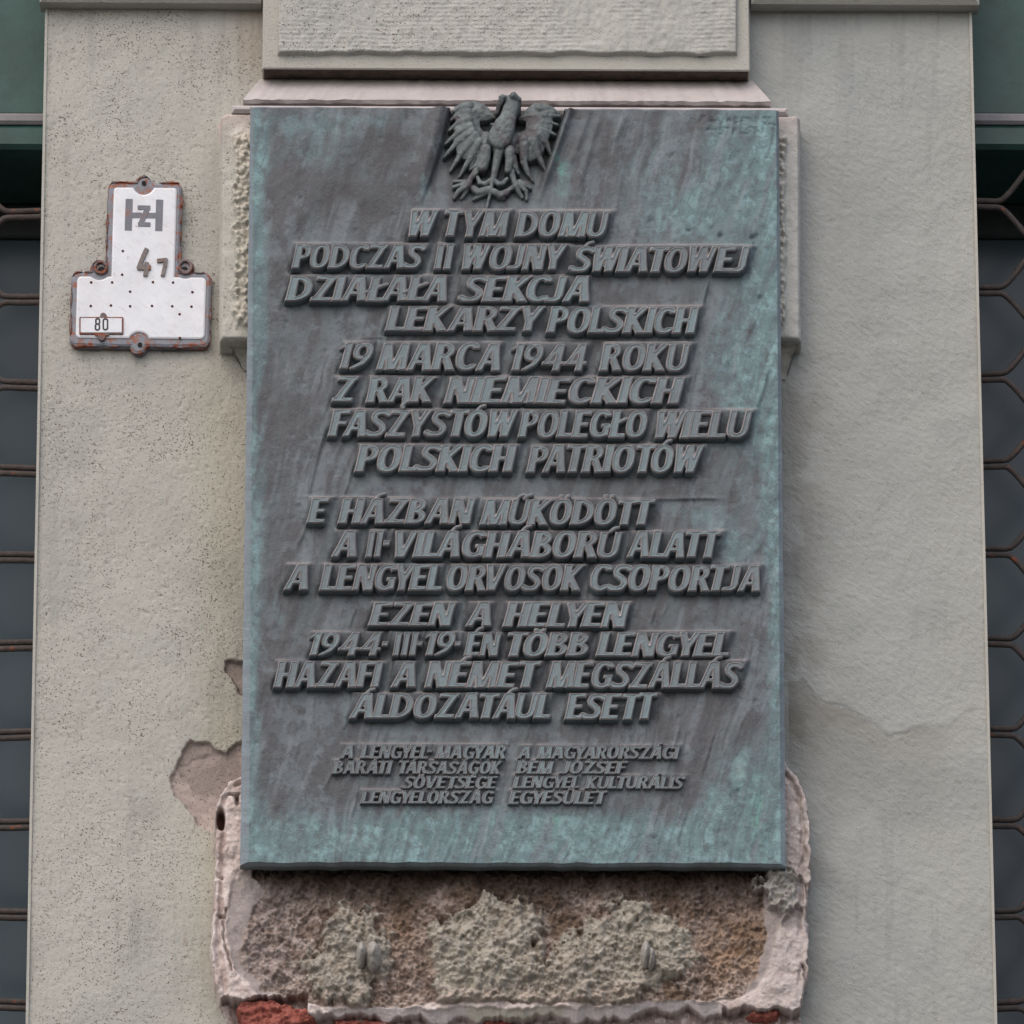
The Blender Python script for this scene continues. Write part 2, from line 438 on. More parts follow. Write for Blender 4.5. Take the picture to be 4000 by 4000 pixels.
# plaster face of the pier (relief sheet where the photo shows it, plain slabs above and below)
def pier_face():
    PX, PY = pgrid(60, 3960, -120, 4120, 5.0)
    B = P(PX, PY, 0)
    # snap outer columns to the straight pier edges
    t = (PX-60)/3900.0
    Xw = XL + t*(XR-XL)
    z0, z1 = 3.98, 5.50
    Zw = z1 + (PY+120)/4240.0*(z0-z1)
    # pixel coordinates of those points
    D = np.stack([Xw-CAM[0], -CAM[1]+0*Xw, Zw-CAM[2]], -1)
    zc = D@FW; QX = 2000+FPX*(D@RT)/zc; QY = 2000-FPX*(D@UP)/zc
    out = (fbm(QX, QY, 1/260., 3, 3)-.5)*.006
    left = 1-sstep(1200, 2600, QX)
    # left coat: grainy with torn pits, right coat: short diagonal drags
    g = fbm(QX, QY, 1/14., 11, 2)
    out += left*(g-.5)*.0012
    pit = vn(QX*.75+QY*.45, QY*.9-QX*.3, 1/11., 21); out -= left*sstep(.86, .95, pit)*.0013
    dr = vn((QX*.79+QY*.62)*.5, (-QX*.62+QY*.79), 1/10., 31)+.5*vn((QX*.79+QY*.62)*.42, (-QX*.62+QY*.79), 1/17., 33)
    out += (1-left)*(dr-.75)*.0008 + (1-left)*(fbm(QX, QY, 1/11., 35, 2)-.5)*.0009
    # patch where the plaster fell off, left of the plaque foot
    def Z(p): return [(600+x/2.146, 2500+y/2.146) for x, y in p]
    wx = QX+(fbm(QX, QY, 1/30., 41, 3)-.5)*26; wy = QY+(fbm(QX, QY, 1/30., 45, 3)-.5)*26
    hole = polysdf(Z([(300,825),(380,845),(460,840),(520,890),(600,930),(690,870),(760,800),(800,1700),(470,1600),(390,1560),(330,1480),(250,1380),(150,1290),(145,1140),(190,1050),(240,900)]), wx, wy)
    inner = polysdf(Z([(190,1060),(300,1000),(420,940),(620,960),(760,900),(760,1300),(360,1300),(270,1200)]), wx, wy)
    notch = polysdf(Z([(595,180),(650,158),(800,155),(800,520),(700,440),(640,330),(592,240)]), wx, wy)
    e = np.maximum(hole, notch)
    ec = sstep(0, 9, e)
    out = out*(1-ec)+ec*(-.0075+(fbm(QX, QY, 1/24., 66, 4, .6)-.5)*.0032-sstep(0, 6, inner)*.0018)
    # faint settled crack at right, small flaws
    cr = [(3130,2660),(3210,2750),(3320,2770),(3400,2830),(3480,2880),(3600,2840),(3700,2845),(3800,2770)]
    d, tt, sd = linedist(cr, wx*.6+QX*.4, wy*.6+QY*.4)
    below = QY > np.interp(QX, [c[0] for c in cr], [c[1] for c in cr])
    out -= np.exp(-(d/8.)**2)*.0016*(1-sstep(3500, 3600, QX)*.5)
    # tints: yellow damp on the left below the block, cooler right, grimy halo
    tint = np.ones(PX.shape+(4,))
    yel = np.exp(-((QX-880)/120.)**2)*sstep(1350, 1500, QY)*(1-sstep(3900, 4000, QY))*(.5+fbm(QX, QY, 1/160., 51, 4))
    yel = np.clip(yel, 0, 1)[..., None]
    tint[..., :3] *= 1-yel*np.array([.04, .06, .12])
    rain = sstep(.50, .72, fbm(QX, QY*.07, 1/34., 58, 4, .6))*np.exp(-np.clip(QY, 0, 9e9)/700.)
    rain = rain+.7*sstep(.5, .7, fbm(QX, QY*.06, 1/26., 59, 4))*(np.abs(QX-2000) > 900)*sstep(1500, 2300, QY)*sstep(.45, .6, fbm(QX, QY, 1/400., 60, 2))
    tint[..., :3] *= 1-rain[..., None]*np.array([.13, .13, .125])
    soot = np.exp(-np.clip(QY-15, 0, 9e9)/60.)*(.5+fbm(QX, QY, 1/70., 54, 4)); tint[..., :3] *= 1-np.clip(soot, 0, 1)[..., None]*.16
    stn = sstep(.52, .68, fbm(QX, QY, 1/330., 55, 5))[..., None]
    tint[..., :3] *= 1-stn*np.array([.07, .06, .05])
    cool = sstep(1500, 3000, QX)[..., None]  # right side cooler: different coat with its cooler light tinted in
    tint[..., :3] *= 1-(cool*(1-.3*sstep(3300, 3800, QX)[..., None]))*np.array([.225, .180, .125])
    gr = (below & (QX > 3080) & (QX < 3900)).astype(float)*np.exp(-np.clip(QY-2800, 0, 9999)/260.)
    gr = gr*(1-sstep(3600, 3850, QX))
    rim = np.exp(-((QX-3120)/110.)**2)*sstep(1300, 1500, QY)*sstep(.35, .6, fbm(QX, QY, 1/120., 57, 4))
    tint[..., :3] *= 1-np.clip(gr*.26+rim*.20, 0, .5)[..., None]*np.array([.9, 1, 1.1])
    pinkrim = np.exp(-((QX-980)/70.)**2)*(1-sstep(200, 420, QY))
    tint[..., :3] *= 1-pinkrim[..., None]*np.array([.06, .13, .17])
    speck = sstep(.90, .97, vn(QX*1.1, QY*.8, 1/9., 61))*left*sstep(.4, .6, fbm(QX, QY, 1/200., 62, 3))
    tint[..., :3] *= 1-speck[..., None]*np.array([.18, .28, .32])
    hole_c = sstep(-2, 4, e)[..., None]
    pk = np.array([.66, .57, .575])*(.88+.3*fbm(QX, QY, 1/60., 64, 4)[..., None])
    lt = sstep(0, 5, hole-0)*(1-sstep(-4, 2, inner))
    lt = (lt*(QY > 2990))[..., None]
    pk = pk*(1+.35*lt)
    band = np.exp(-((QY-(2960-(QX-780)*.25))/28.)**2)[..., None]*sstep(0, 5, inner)[..., None]
    pk = pk*(1+.28*band)
    tint[..., :3] = tint[..., :3]*(1-hole_c) + pk*hole_c
    tint[..., :3] *= 1-(np.exp(-(d/14.)**2)*.10)[..., None]
    # nothing behind the plaque and blocks
    keep = ~((QX > 1120) & (QX < 2900) & (QY > 330) & (QY < 4200)) & ~((QX > 1045) & (QX < 2912) & (QY > 150) & (QY < 340))
    V = np.stack([Xw, -out, Zw], -1)
    ny, nx = PX.shape; idx = np.arange(ny*nx).reshape(ny, nx)
    a, b, c, d_ = idx[:-1, :-1], idx[1:, :-1], idx[1:, 1:], idx[:-1, 1:]
    k = keep[:-1, :-1] & keep[1:, 1:]
    F = np.stack([a, b, c, d_], -1).reshape(-1, 4)[k.ravel()]
    V = V.reshape(-1, 3); used = np.unique(F); rm = np.zeros(len(V), int); rm[used] = np.arange(len(used))
    part('plaster_face', npmesh('plaster_face', V[used], rm[F], {'tint': tint.reshape(-1, 4)[used]}), pier, M['stucco'])
pier_face()
box('pier_core', (XL, .012, 3.981), (XR, .45, 5.499), pier, M['stucco_plain'])
box('upper_shaft', (XL, .45, 5.5), (XR, 0, 7.5), pier, M['stucco_plain'])
box('lower_shaft', (XL, .45, 0), (XR, 0, 3.98), pier, M['stucco_plain'])
# thin plaster return strips closing the face edge
for xx, s in ((XL, 1), (XR, -1)):
    box('corner_bead', (xx-.0015*s, .0135, 3.98), (xx+.002*s, -.0035, 5.5), pier, M['stucco_plain'])

# string course whose underside closes the top of the picture, left and right of the raised panel
def poly_prism(name, loop_a, loop_b, parent, mat, label=None, flip=False, kind=None):
    n = len(loop_a); V = list(map(tuple, loop_a))+list(map(tuple, loop_b))
    F = [tuple(range(n)), tuple(range(2*n-1, n-1, -1))]+[(k, n+k, n+(k+1) % n, (k+1) % n) for k in range(n)]
    me = npmesh(name, V, F, smooth=False)
    import bmesh
    bm = bmesh.new(); bm.from_mesh(me); bmesh.ops.recalc_face_normals(bm, faces=bm.faces); bm.to_mesh(me); bm.free()
    return part(name, me, parent, mat, label, kind)
zc = P(600, 13, .022)[2]; zr = P(3400, 20, .022)[2]
box('string_course', (XL-.008, 0.01, zc), (P(1022, 0, 0)[0], -.030, zc+.12), pier, M['stucco_plain'], .006)
box('string_course', (P(2930, 0, 0)[0], 0.01, zr), (XR+.010, -.030, zr+.12), pier, M['stucco_plain'], .006)

# raised panel above the plaque
o1 = .036
xa, xb = P(1026, 150, o1)[0], P(2928, 150, o1)[0]; zb = P(1500, 270, o1)[2]
zb2 = P(2900, 280, o1)[2]
box('panel_border', (xa, .01, zb), (xb, -o1, 5.9), pier, M['stucco_plain'], .0015)
M['gap_shade'] = plain('shaded_gap_render', (.085, .068, .058), .95, 0, .35, 60, .003, .1)  # dark brown stands in for the shadow in the gap under the panel
box('soffit_shade', (xa+.002, .0118, zb-.0006), (xb-.002, -o1+.003, zb+.003), pier, M['gap_shade'])
box('gap_shade_strip', (xa+.002, .011, zb-.045), (xb-.002, .020, zb-.0008), pier, M['gap_shade'])
def tooled():
    PX, PY = pgrid(1078, 2886, -520, 218, 4.0)
    e = np.minimum.reduce([PX-1082, 2882-PX, 212+ (vn(PX, PY, 1/60., 71)-.5)*10 + (PX-1082)/1800*6 - PY])
    rows = .5+.5*np.cos(PY/17.*2*math.pi + .5*vn(PX, PY, 1/120., 72)*6)
    dots = vn(PX, PY, 1/10., 73)
    band = sstep(.35, .6, fbm(PX, PY, 1/160., 74, 3))
    h = o1+.009+rows*dots*.0012*band + (fbm(PX, PY, 1/25., 75, 3)-.5)*.003 + (fbm(PX, PY, 1/200., 76, 2)-.5)*.003
    h = h - (1-sstep(0, 9, e))*.010
    t = np.ones(PX.shape+(4,)); t[..., :3] = 1.03
    st = sstep(.45, .7, fbm(PX*2, PY*.3, 1/60., 77, 4))[..., None]; t[..., :3] *= 1-st*np.array([.08, .07, .05])
    t[..., :3] *= np.array([.97, .98, 1.0])
    grid('tooled_panel', PX, PY, h, o1+.005, pier, M['stucco'], {'tint': t})
tooled()

# weathered pink ledge: sloping top, fillet and step
o2 = .050
def ring(px0, px1, py, out): return [P(px0, py, out), P(px1, py+ (px1-px0)*.0045, out)]
a0, a1 = ring(1030, 2926, 292, -.010); b0, b1 = ring(948, 3012, 388, o2-.004)
c0, c1 = ring(950, 3010, 402, o2-.008)
def wy(p, y): q = np.array(p); q[1] = y; return q
L = [a0, a1, b1, c1, c0, b0]
def ledge():
    V = []; F = []
    nx = 220
    for k in range(nx+1):
        t = k/nx
        r = [(1-t)*a0+t*a1, (1-t)*b0+t*b1, (1-t)*c0+t*c1]
        for q, pp in enumerate(r):
            pp = np.array(pp); pp[2] += (vn(k*9., q*50., 1/30., 81)-.5)*.0022; pp[1] += (vn(k*9., q*50., 1/20., 82)-.5)*.002
            V.append(pp)
        V.append(wy(r[2], 0.0125)); V.append(wy(r[0], .0125))
    for k in range(nx):
        b = k*5
        for q in range(4): F.append((b+q, b+q+1, b+5+q+1, b+5+q))
    F.append((0,4,3,2,1)); b = nx*5; F.append((b,b+1,b+2,b+3,b+4))
    me = npmesh('ledge', V, F, smooth=False)
    part('sloping_ledge', me, pier, M['pink'])
ledge()
s0, s1 = P(905, 406, o2), P(3078, 418, o2); s2 = P(3000, 446, o2)
box('ledge_step', (s0[0], 0, s2[2]), (s1[0], -(o2-.001), .5*(s0[2]+s1[2])), pier, M['pink'], .004)

# block behind the plaque: margins left and right with a knobbly tooled field
def ears():
    for (x0, x1, name) in ((856, 1130, 'l'), (2880, 3130, 'r')):
        PX, PY = pgrid(x0-6, x1+6, 426, 1332, 4.0)
        skew = (PY-430)/900.*(-4 if name == 'l' else 4)
        X = PX-skew
        if name == 'l':
            edge = np.minimum(X-x0-3*0, (PY-430)*3); rc = np.hypot(np.maximum(x0+34-X, 0), np.maximum(432+30-PY, 0)); edge = np.minimum(edge, 32-rc)
            f = X-(914+(vn(PX, PY, 1/40., 91)-.5)*26)
        else:
            edge = np.minimum(x1-X, (PY-436)*3); rc = np.hypot(np.maximum(X-(x1-24), 0), np.maximum(438+24-PY, 0)); edge = np.minimum(edge, 24-rc)
            f = (3066+(vn(PX, PY, 1/40., 92)-.5)*18)-X
        edge = np.minimum(edge, 1328-PY)
        fld = sstep(-4, 10, f)*sstep(480, 560, PY)*(1-sstep(1240, 1290, PY))
        kn = 1-worley(PX, PY*1.1, 1/26., 93); kn2 = fbm(PX, PY, 1/14., 94, 3)
        h = .046+(fbm(PX, PY, 1/30., 95, 4)-.5)*.0028 + fld*(.004+kn*.010+(kn2-.5)*.008)
        h = h-(1-np.clip(edge/15., 0, 1))*.010; h = np.where(edge < 1.5, 0.0, h)
        t = np.ones(PX.shape+(4,))*1.10; t[..., :3] *= 1+fld[..., None]*np.array([.14, .10, .05])
        t[..., :3] *= (1-.10*sstep(.5, .7, fbm(PX, PY, 1/60., 96, 4)))[..., None]
        t[..., :3] *= 1-(np.exp(-(PY-440)/60.))[..., None]*np.array([-.05, .10, .10])
        if name == 'r': t[..., :3] *= np.array([.90, .93, .98])
        grid('block_margin', PX, PY, h, .05, pier, M['stucco'], {'tint': t})
        # broken soffit running back to the wall under the block
        if name == 'l':
            A, B, Cc, D = P(858, 1324, .038), P(1100, 1324, .038), P(1100, 1452, .002), P(950, 1446, .002)
            top = P(858, 1300, .002)
        else:
            A, B, Cc, D = P(3124, 1330, .038), P(2900, 1330, .038), P(2900, 1490, .002), P(3072, 1482, .002)
            top = P(3124, 1300, .002)
        V = []; F = []; n1, n2 = 12, 10
        for i in range(n1+1):
            for j in range(n2+1):
                u, v = i/n1, j/n2; q = (A*(1-u)+B*u)*(1-v)+(D*(1-u)+Cc*u)*v
                q = np.array(q); q[2] += .010*math.sin(math.pi*v)+ (random.random()-.5)*.005*(0 < v < 1); q[1] += (random.random()-.5)*.005*(0 < v < 1); V.append(q)
        for i in range(n1):
            for j in range(n2): F.append((i*(n2+1)+j, i*(n2+1)+j+1, (i+1)*(n2+1)+j+1, (i+1)*(n2+1)+j))
        b = len(V); V.append(top)
        F.append(tuple([b]+[k for k in range(n2+1)]))
        part('block_soffit', npmesh('block_soffit', V, F), pier, M['stucco_plain'])
ears()
q0, q1 = P(1100, 440, .045), P(2910, 1320, .045)
box('block_core', (q0[0], .005, q1[2]), (q1[0], -.038, q0[2]), pier, M['stucco_plain'])

# lower block, broken open below the plaque: rough stone field, pale rim, bed joint, brick ground
def lower():
    PX, PY = pgrid(780, 3215, 2880, 4130, 4.0)
    wn = (fbm(PX, PY, 1/45., 101, 4)-.5)*30
    X = PX+wn; Y = PY+(fbm(PX, PY, 1/45., 105, 4)-.5)*30
    outer = polysdf([(960,3020),(925,3035),(880,3060),(858,3110),(836,3140),(838,3420),(824,3520),(822,3700),(838,3860),(860,3935),(900,4000),(905,4300),(3130,4300),(3128,4010),(3140,3930),(3158,3800),(3166,3500),(3168,3250),(3150,3110),(3126,3050),(3085,3010),(3062,2960)], X, Y)
    field = polysdf([(1000,3200),(960,3390),(895,3450),(882,3560),(888,3680),(905,3770),(950,3840),(1000,3888),(1150,3912),(1300,3945),(1500,3950),(1800,3918),(2200,3930),(2550,3935),(2700,3905),(2860,3920),(2960,3868),(3010,3780),(3042,3660),(3062,3560),(3068,3400),(3010,3200)], X, Y)
    stone = polysdf([(980,3200),(985,3420),(1040,3480),(985,3560),(930,3720),(960,3790),(1020,3870),(1250,3930),(1500,3950),(1800,3918),(2200,3930),(2600,3925),(2880,3905),(2960,3820),(2990,3700),(2985,3400),(2990,3200)], X, Y)
    cem = np.zeros_like(PX)
    def blob(pts, sh=60): 
        return polysdf(pts, PX+(fbm(PX, PY, 1/38., 111, 4)-.5)*120, PY+(fbm(PX, PY, 1/38., 117, 4)-.5)*120)
    c1_ = blob([(1290,3530),(1440,3560),(1520,3640),(1530,3760),(1480,3850),(1420,3960),(1250,3920),(1180,3820),(1120,3760),(1250,3700)])
    c2_ = blob([(1650,3610),(1800,3580),(1880,3500),(2060,3530),(2130,3600),(2120,3750),(2190,3900),(2120,3960),(1700,3940),(1680,3800),(1660,3700)])
    c3_ = blob([(2180,3680),(2300,3600),(2420,3520),(2640,3590),(2730,3680),(2700,3800),(2600,3860),(2480,3940),(2200,3950),(2120,3850)])
    cemd = np.maximum.reduce([c1_, c2_, c3_])
    cem = sstep(-6, 16, cemd)*sstep(0, 10, stone)
    rough = fbm(PX, PY, 1/60., 121, 5, .6)
    kn = worley(PX, PY, 1/34., 123)
    h = np.zeros_like(PX)
    rim_h = .044+(fbm(PX, PY, 1/60., 131, 4)-.5)*.010+(fbm(PX, PY, 1/14., 132, 3)-.5)*.0035
    # rim is two layered: outer return groove
    groove = np.exp(-((outer-34)/9.)**2)*.008*sstep(.38, .55, fbm(PX, PY*.4, 1/60., 133, 3))
    rim_h -= groove
    stone_h = .037+(rough-.5)*.024+(1-kn)*.003+(fbm(PX, PY, 1/12., 124, 4, .65)-.5)*.015
    flat_h = .040+(fbm(PX, PY, 1/50., 134, 3)-.5)*.006
    cem_h = .043+(fbm(PX, PY, 1/40., 141, 5, .65)-.5)*.022+(1-worley(PX, PY, 1/30., 143))*.0025+(fbm(PX, PY, 1/110., 149, 2)-.5)*.022+(fbm(PX, PY, 1/18., 144, 4, .6)-.5)*.011+.004
    cem_h += sstep(0, 60, cemd)*.006
    f = sstep(-2, 12, field); s = sstep(-3, 8, stone)
    h = rim_h*(1-f)+flat_h*f; h = h*(1-s)+stone_h*s; h = np.where(cem > 0, h*(1-cem)+np.maximum(h, cem_h)*cem, h)
    # right side: lump of mortar at the plaque's corner
    lump = blob([(2990,3400),(3060,3380),(3100,3440),(3105,3560),(3060,3600),(2980,3540),(2960,3480)])
    lm = sstep(-8, 14, lump); h = h*(1-lm)+(.058+(fbm(PX, PY, 1/30., 151, 4)-.5)*.026+(fbm(PX, PY, 1/9., 152, 2)-.5)*.008)*lm
    # lower ledge of white plaster, then brick ground
    jy = 3930+ (fbm(PX, PY*0, 1/160., 161, 5, .6)-.5)*90 - 10*sstep(2300, 2600, PX) + 14*sstep(1900, 1500, PX)*sstep(1100, 1400, PX)
    jb = jy+38+(fbm(PX, PY*0+9, 1/70., 163, 4)-.5)*64
    strip = sstep(0, 5, PY-jy)*(1-sstep(-3, 3, PY-jb))*sstep(1270, 1330, X+(Y-3950)*1.6+(fbm(PX, PY, 1/30., 166, 4)-.5)*120)*(1-sstep(2780, 2860, PX))
    under = sstep(-3, 3, PY-np.where((PX > 1200) & (PX < 2820), jb, 3905+(fbm(PX, PY*0+50, 1/60., 169, 4)-.5)*70+(PX > 2820)*40))
    h = h*(1-strip)+(.040-(PY-jy)*.00025+(fbm(PX, PY, 1/60., 165, 3)-.5)*.004)*strip
    h = h*(1-under)+(.012+(fbm(PX, PY, 1/50., 167, 4)-.5)*.014+(fbm(PX, PY, 1/12., 168, 3)-.5)*.004)*under
    # holes, cracks in the left rim
    for (hx, hy, rx, ry) in ((862,3206,20,44),(925,2985,10,16),(912,3020,14,7),(915,3110,26,6),(926,3130,10,24)):
        dd = np.hypot((PX-hx)/rx, (PY-hy)/ry); h -= (1-sstep(.6, 1.1, dd))*.022
    for cr in ([(845,3420),(870,3432)],[(850,3580),(872,3590)],[(836,3370),(832,3480),(828,3560)],[(3150,3470),(3160,3560),(3155,3650)],[(3135,3780),(3150,3850)],[(880,3560),(878,3700),(905,3790)]):
        d, tt, sd = linedist(cr, X, Y); h -= np.exp(-(d/5.)**2)*.012
    keep = (outer > -14)
    h = np.where(outer < 0, -.012, h*sstep(0, 7, outer)-.004*(1-sstep(0, 7, outer)))
    # colours of the materials and the shade below the plaque
    C = np.zeros(PX.shape+(4,)); C[..., 3] = 1
    def mixc(f_, c): C[..., :3] = C[..., :3]*(1-f_[..., None])+np.asarray(c)*f_[..., None]
    n1 = fbm(PX, PY, 1/80., 171, 5, .6); n2 = fbm(PX, PY, 1/24., 175, 4); n3 = fbm(PX, PY, 1/150., 179, 4)
    one = np.ones_like(PX)
    mixc(one, (.56, .48, .455)); mixc(sstep(.5, .7, n2)*.7, (.68, .61, .585)); mixc(sstep(.55, .68, n1)*.5, (.30, .22, .19))
    mixc(sstep(2900, 3050, PX)*.55, (.36, .325, .315))
    mixc(f, (.32, .28, .27)); mixc(f*sstep(.5, .7, n2)*.6, (.40, .36, .34))
    mixc(s, (.27, .21, .178)); mixc(s*sstep(.47, .60, n1)*.75, (.15, .110, .088)); mixc(s*sstep(.50, .66, n2)*.7, (.46, .385, .35))
    mixc(s*sstep(.52, .64, n3)*.55, (.24, .165, .115))
    orange = np.exp(-(((PX-2900)/150.)**2+((PY-3700)/110.)**2)) + .8*np.exp(-(((PX-1880)/110.)**2+((PY-3500)/50.)**2)) + .5*np.exp(-(((PX-1560)/70.)**2+((PY-3650)/110.)**2))
    mixc(s*np.clip(orange*1.2, 0, .9)*sstep(.40, .55, n2), (.34, .235, .165))
    mixc(s*(1-sstep(3420, 3660+ (n3-.5)*420, PY))*.90, (.068, .048, .038))  # dark brown upper band: plaque's shadow painted over real staining
    pinkd = np.exp(-(((PX-1080)/150.)**2+((PY-3700)/150.)**2)); mixc(s*np.clip(pinkd*1.2, 0, 1)*sstep(.42, .55, n2)*.8, (.40, .335, .315))
    mixc(s*sstep(1250, 1000, PX)*sstep(3430, 3500, PY)*.5, (.33, .28, .265))
    mixc(cem*(.7+.3*sstep(.4, .55, n3)), (.335, .308, .262)); mixc(cem*sstep(.48, .62, n2)*.7, (.425, .395, .345)); mixc(cem*sstep(.50, .62, n1)*.5, (.27, .255, .235))
    mixc(cem*sstep(.60, .70, fbm(PX, PY, 1/14., 185, 3))*.7, (.15, .13, .10))
    mixc(lm, (.33, .315, .295)); mixc(s*sstep(3840, 3900, PY)*sstep(.45, .6, n2)*.6, (.47, .38, .33))
    mixc(strip, (.56, .51, .51)); mixc(strip*sstep(1800, 1850, PX)*(1-sstep(2180, 2220, PX)), (.46, .44, .38))
    mixc(under, (.30, .235, .22)); mixc(under*sstep(.48, .6, n2), (.52, .45, .43))
    for (hx, hy, rx, ry) in ((862,3206,20,44),):
        dd = np.hypot((PX-hx)/rx, (PY-hy)/ry); mixc(1-sstep(.7, 1.05, dd), (.12, .065, .045))
    C[..., :3] *= 1.25; C[..., 3] = 1
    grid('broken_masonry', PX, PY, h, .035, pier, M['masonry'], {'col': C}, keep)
lower()

def lumpbrick(pts, out, thick, seed):
    pts = np.array(pts, float); x0, y0 = pts.min(0)-14; x1, y1 = pts.max(0)+14
    PX, PY = pgrid(x0, x1, y0, y1, 4.0)
    e = polysdf(pts, PX+(fbm(PX, PY, 1/24., seed, 3)-.5)*24, PY+(fbm(PX, PY, 1/24., seed+4, 3)-.5)*24)
    h = out+thick*sstep(0, 16, e)**.6+(fbm(PX, PY, 1/18., seed+9, 4)-.5)*.016*sstep(0, 10, e)
    h = np.where(e < 0, out-.015, h)
    grid('brick', PX, PY, h, out+thick*.5, pier, M['brick'], None, e > -6)
lumpbrick([(926,3915),(1010,3902),(1130,3925),(1255,3962),(1240,4000),(1100,4040),(960,4045),(930,3990)], .008, .028, 201)
lumpbrick([(912,3822),(925,3800),(936,3850),(944,3872),(915,3872)], .020, .018, 215)
lumpbrick([(2905,3975),(2940,3950),(3040,3945),(3056,3965),(3040,3992),(2920,3996)], .008, .026, 221)
lumpbrick([(1300,3985),(1480,3978),(1560,4010),(1540,4080),(1320,4080)], .004, .020, 231)
lumpbrick([(1850,3990),(1990,3970),(2020,4000),(2010,4060),(1860,4060)], .002, .014, 241)

# two mortar stubs on the masonry under the plaque
def stub(cx, cy_, rx, ry, seed):
    PX, PY = pgrid(cx-rx-8, cx+rx+8, cy_-ry-8, cy_+ry+8, 3.0)
    d = np.hypot((PX-cx)/rx, (PY-cy_)/ry); e = 1-d
    h = .052+.034*np.sqrt(np.clip(e, 0, 1))+(fbm(PX, PY, 1/12., seed, 3)-.5)*.006
    h = np.where(e < 0, .02, h)
    C = np.ones(PX.shape+(4,)); C[..., :3] = np.array([.42, .40, .37])*(.8+.4*fbm(PX, PY, 1/14., seed+3, 3))[..., None]
    grid('mortar_stub', PX, PY, h, .05, pier, M['masonry'], {'col': C}, e > -.3)
stub(1412, 3735, 22, 52, 301); stub(1458, 3742, 33, 60, 305); stub(2522, 3735, 22, 55, 309); stub(2542, 3752, 18, 46, 313)

# ------------------------------------------------------------------ glyphs
GH = 1/72.
GX, GY = np.meshgrid(np.arange(-.40, 1.75, GH), np.arange(-.42, 1.50, GH))
def stem(b, t, w=.27, w1=None, y0=0, y1=1):
    w1 = w if w1 is None else w1; k = (GY-y0)/(y1-y0)
    fl = 1+.10*np.abs(2*np.clip(GY, 0, 1)-1)**3
    return (np.abs(GX-(b+(t-b)*k)) < (w+(w1-w)*k)/2*fl*1.03) & (GY >= y0) & (GY <= y1)
def bar(x0, x1, y0, y1): return (GX > x0) & (GX < x1) & (GY > y0) & (GY < y1)
def ell(x0, x1, y0, y1, p=2.3): return (np.abs((GX-(x0+x1)/2)/((x1-x0)/2))**p+np.abs((GY-(y0+y1)/2)/((y1-y0)/2))**p) < 1
def ringm(x0, x1, y0, y1, w=.25, v=.17, p=2.3): return ell(x0, x1, y0, y1, p) & ~ell(x0+w, x1-w, y0+v, y1-v, p)
def pl(pts, w):
    w = w if isinstance(w, (list, tuple)) else [w, w]
    d, t, s = linedist(pts, GX, GY); return d < (w[0]+(w[1]-w[0])*t)/2
CAPS = (GY >= 0) & (GY <= 1)
def gS(): return pl([(.62,.84),(.50,.915),(.34,.925),(.19,.88),(.13,.75),(.19,.62),(.34,.52),(.47,.42),(.53,.28),(.44,.13),(.27,.075),(.10,.09),(-.04,.17)], .195) & CAPS
def gO(x=.78): return ringm(0, x, -.01, 1.01)
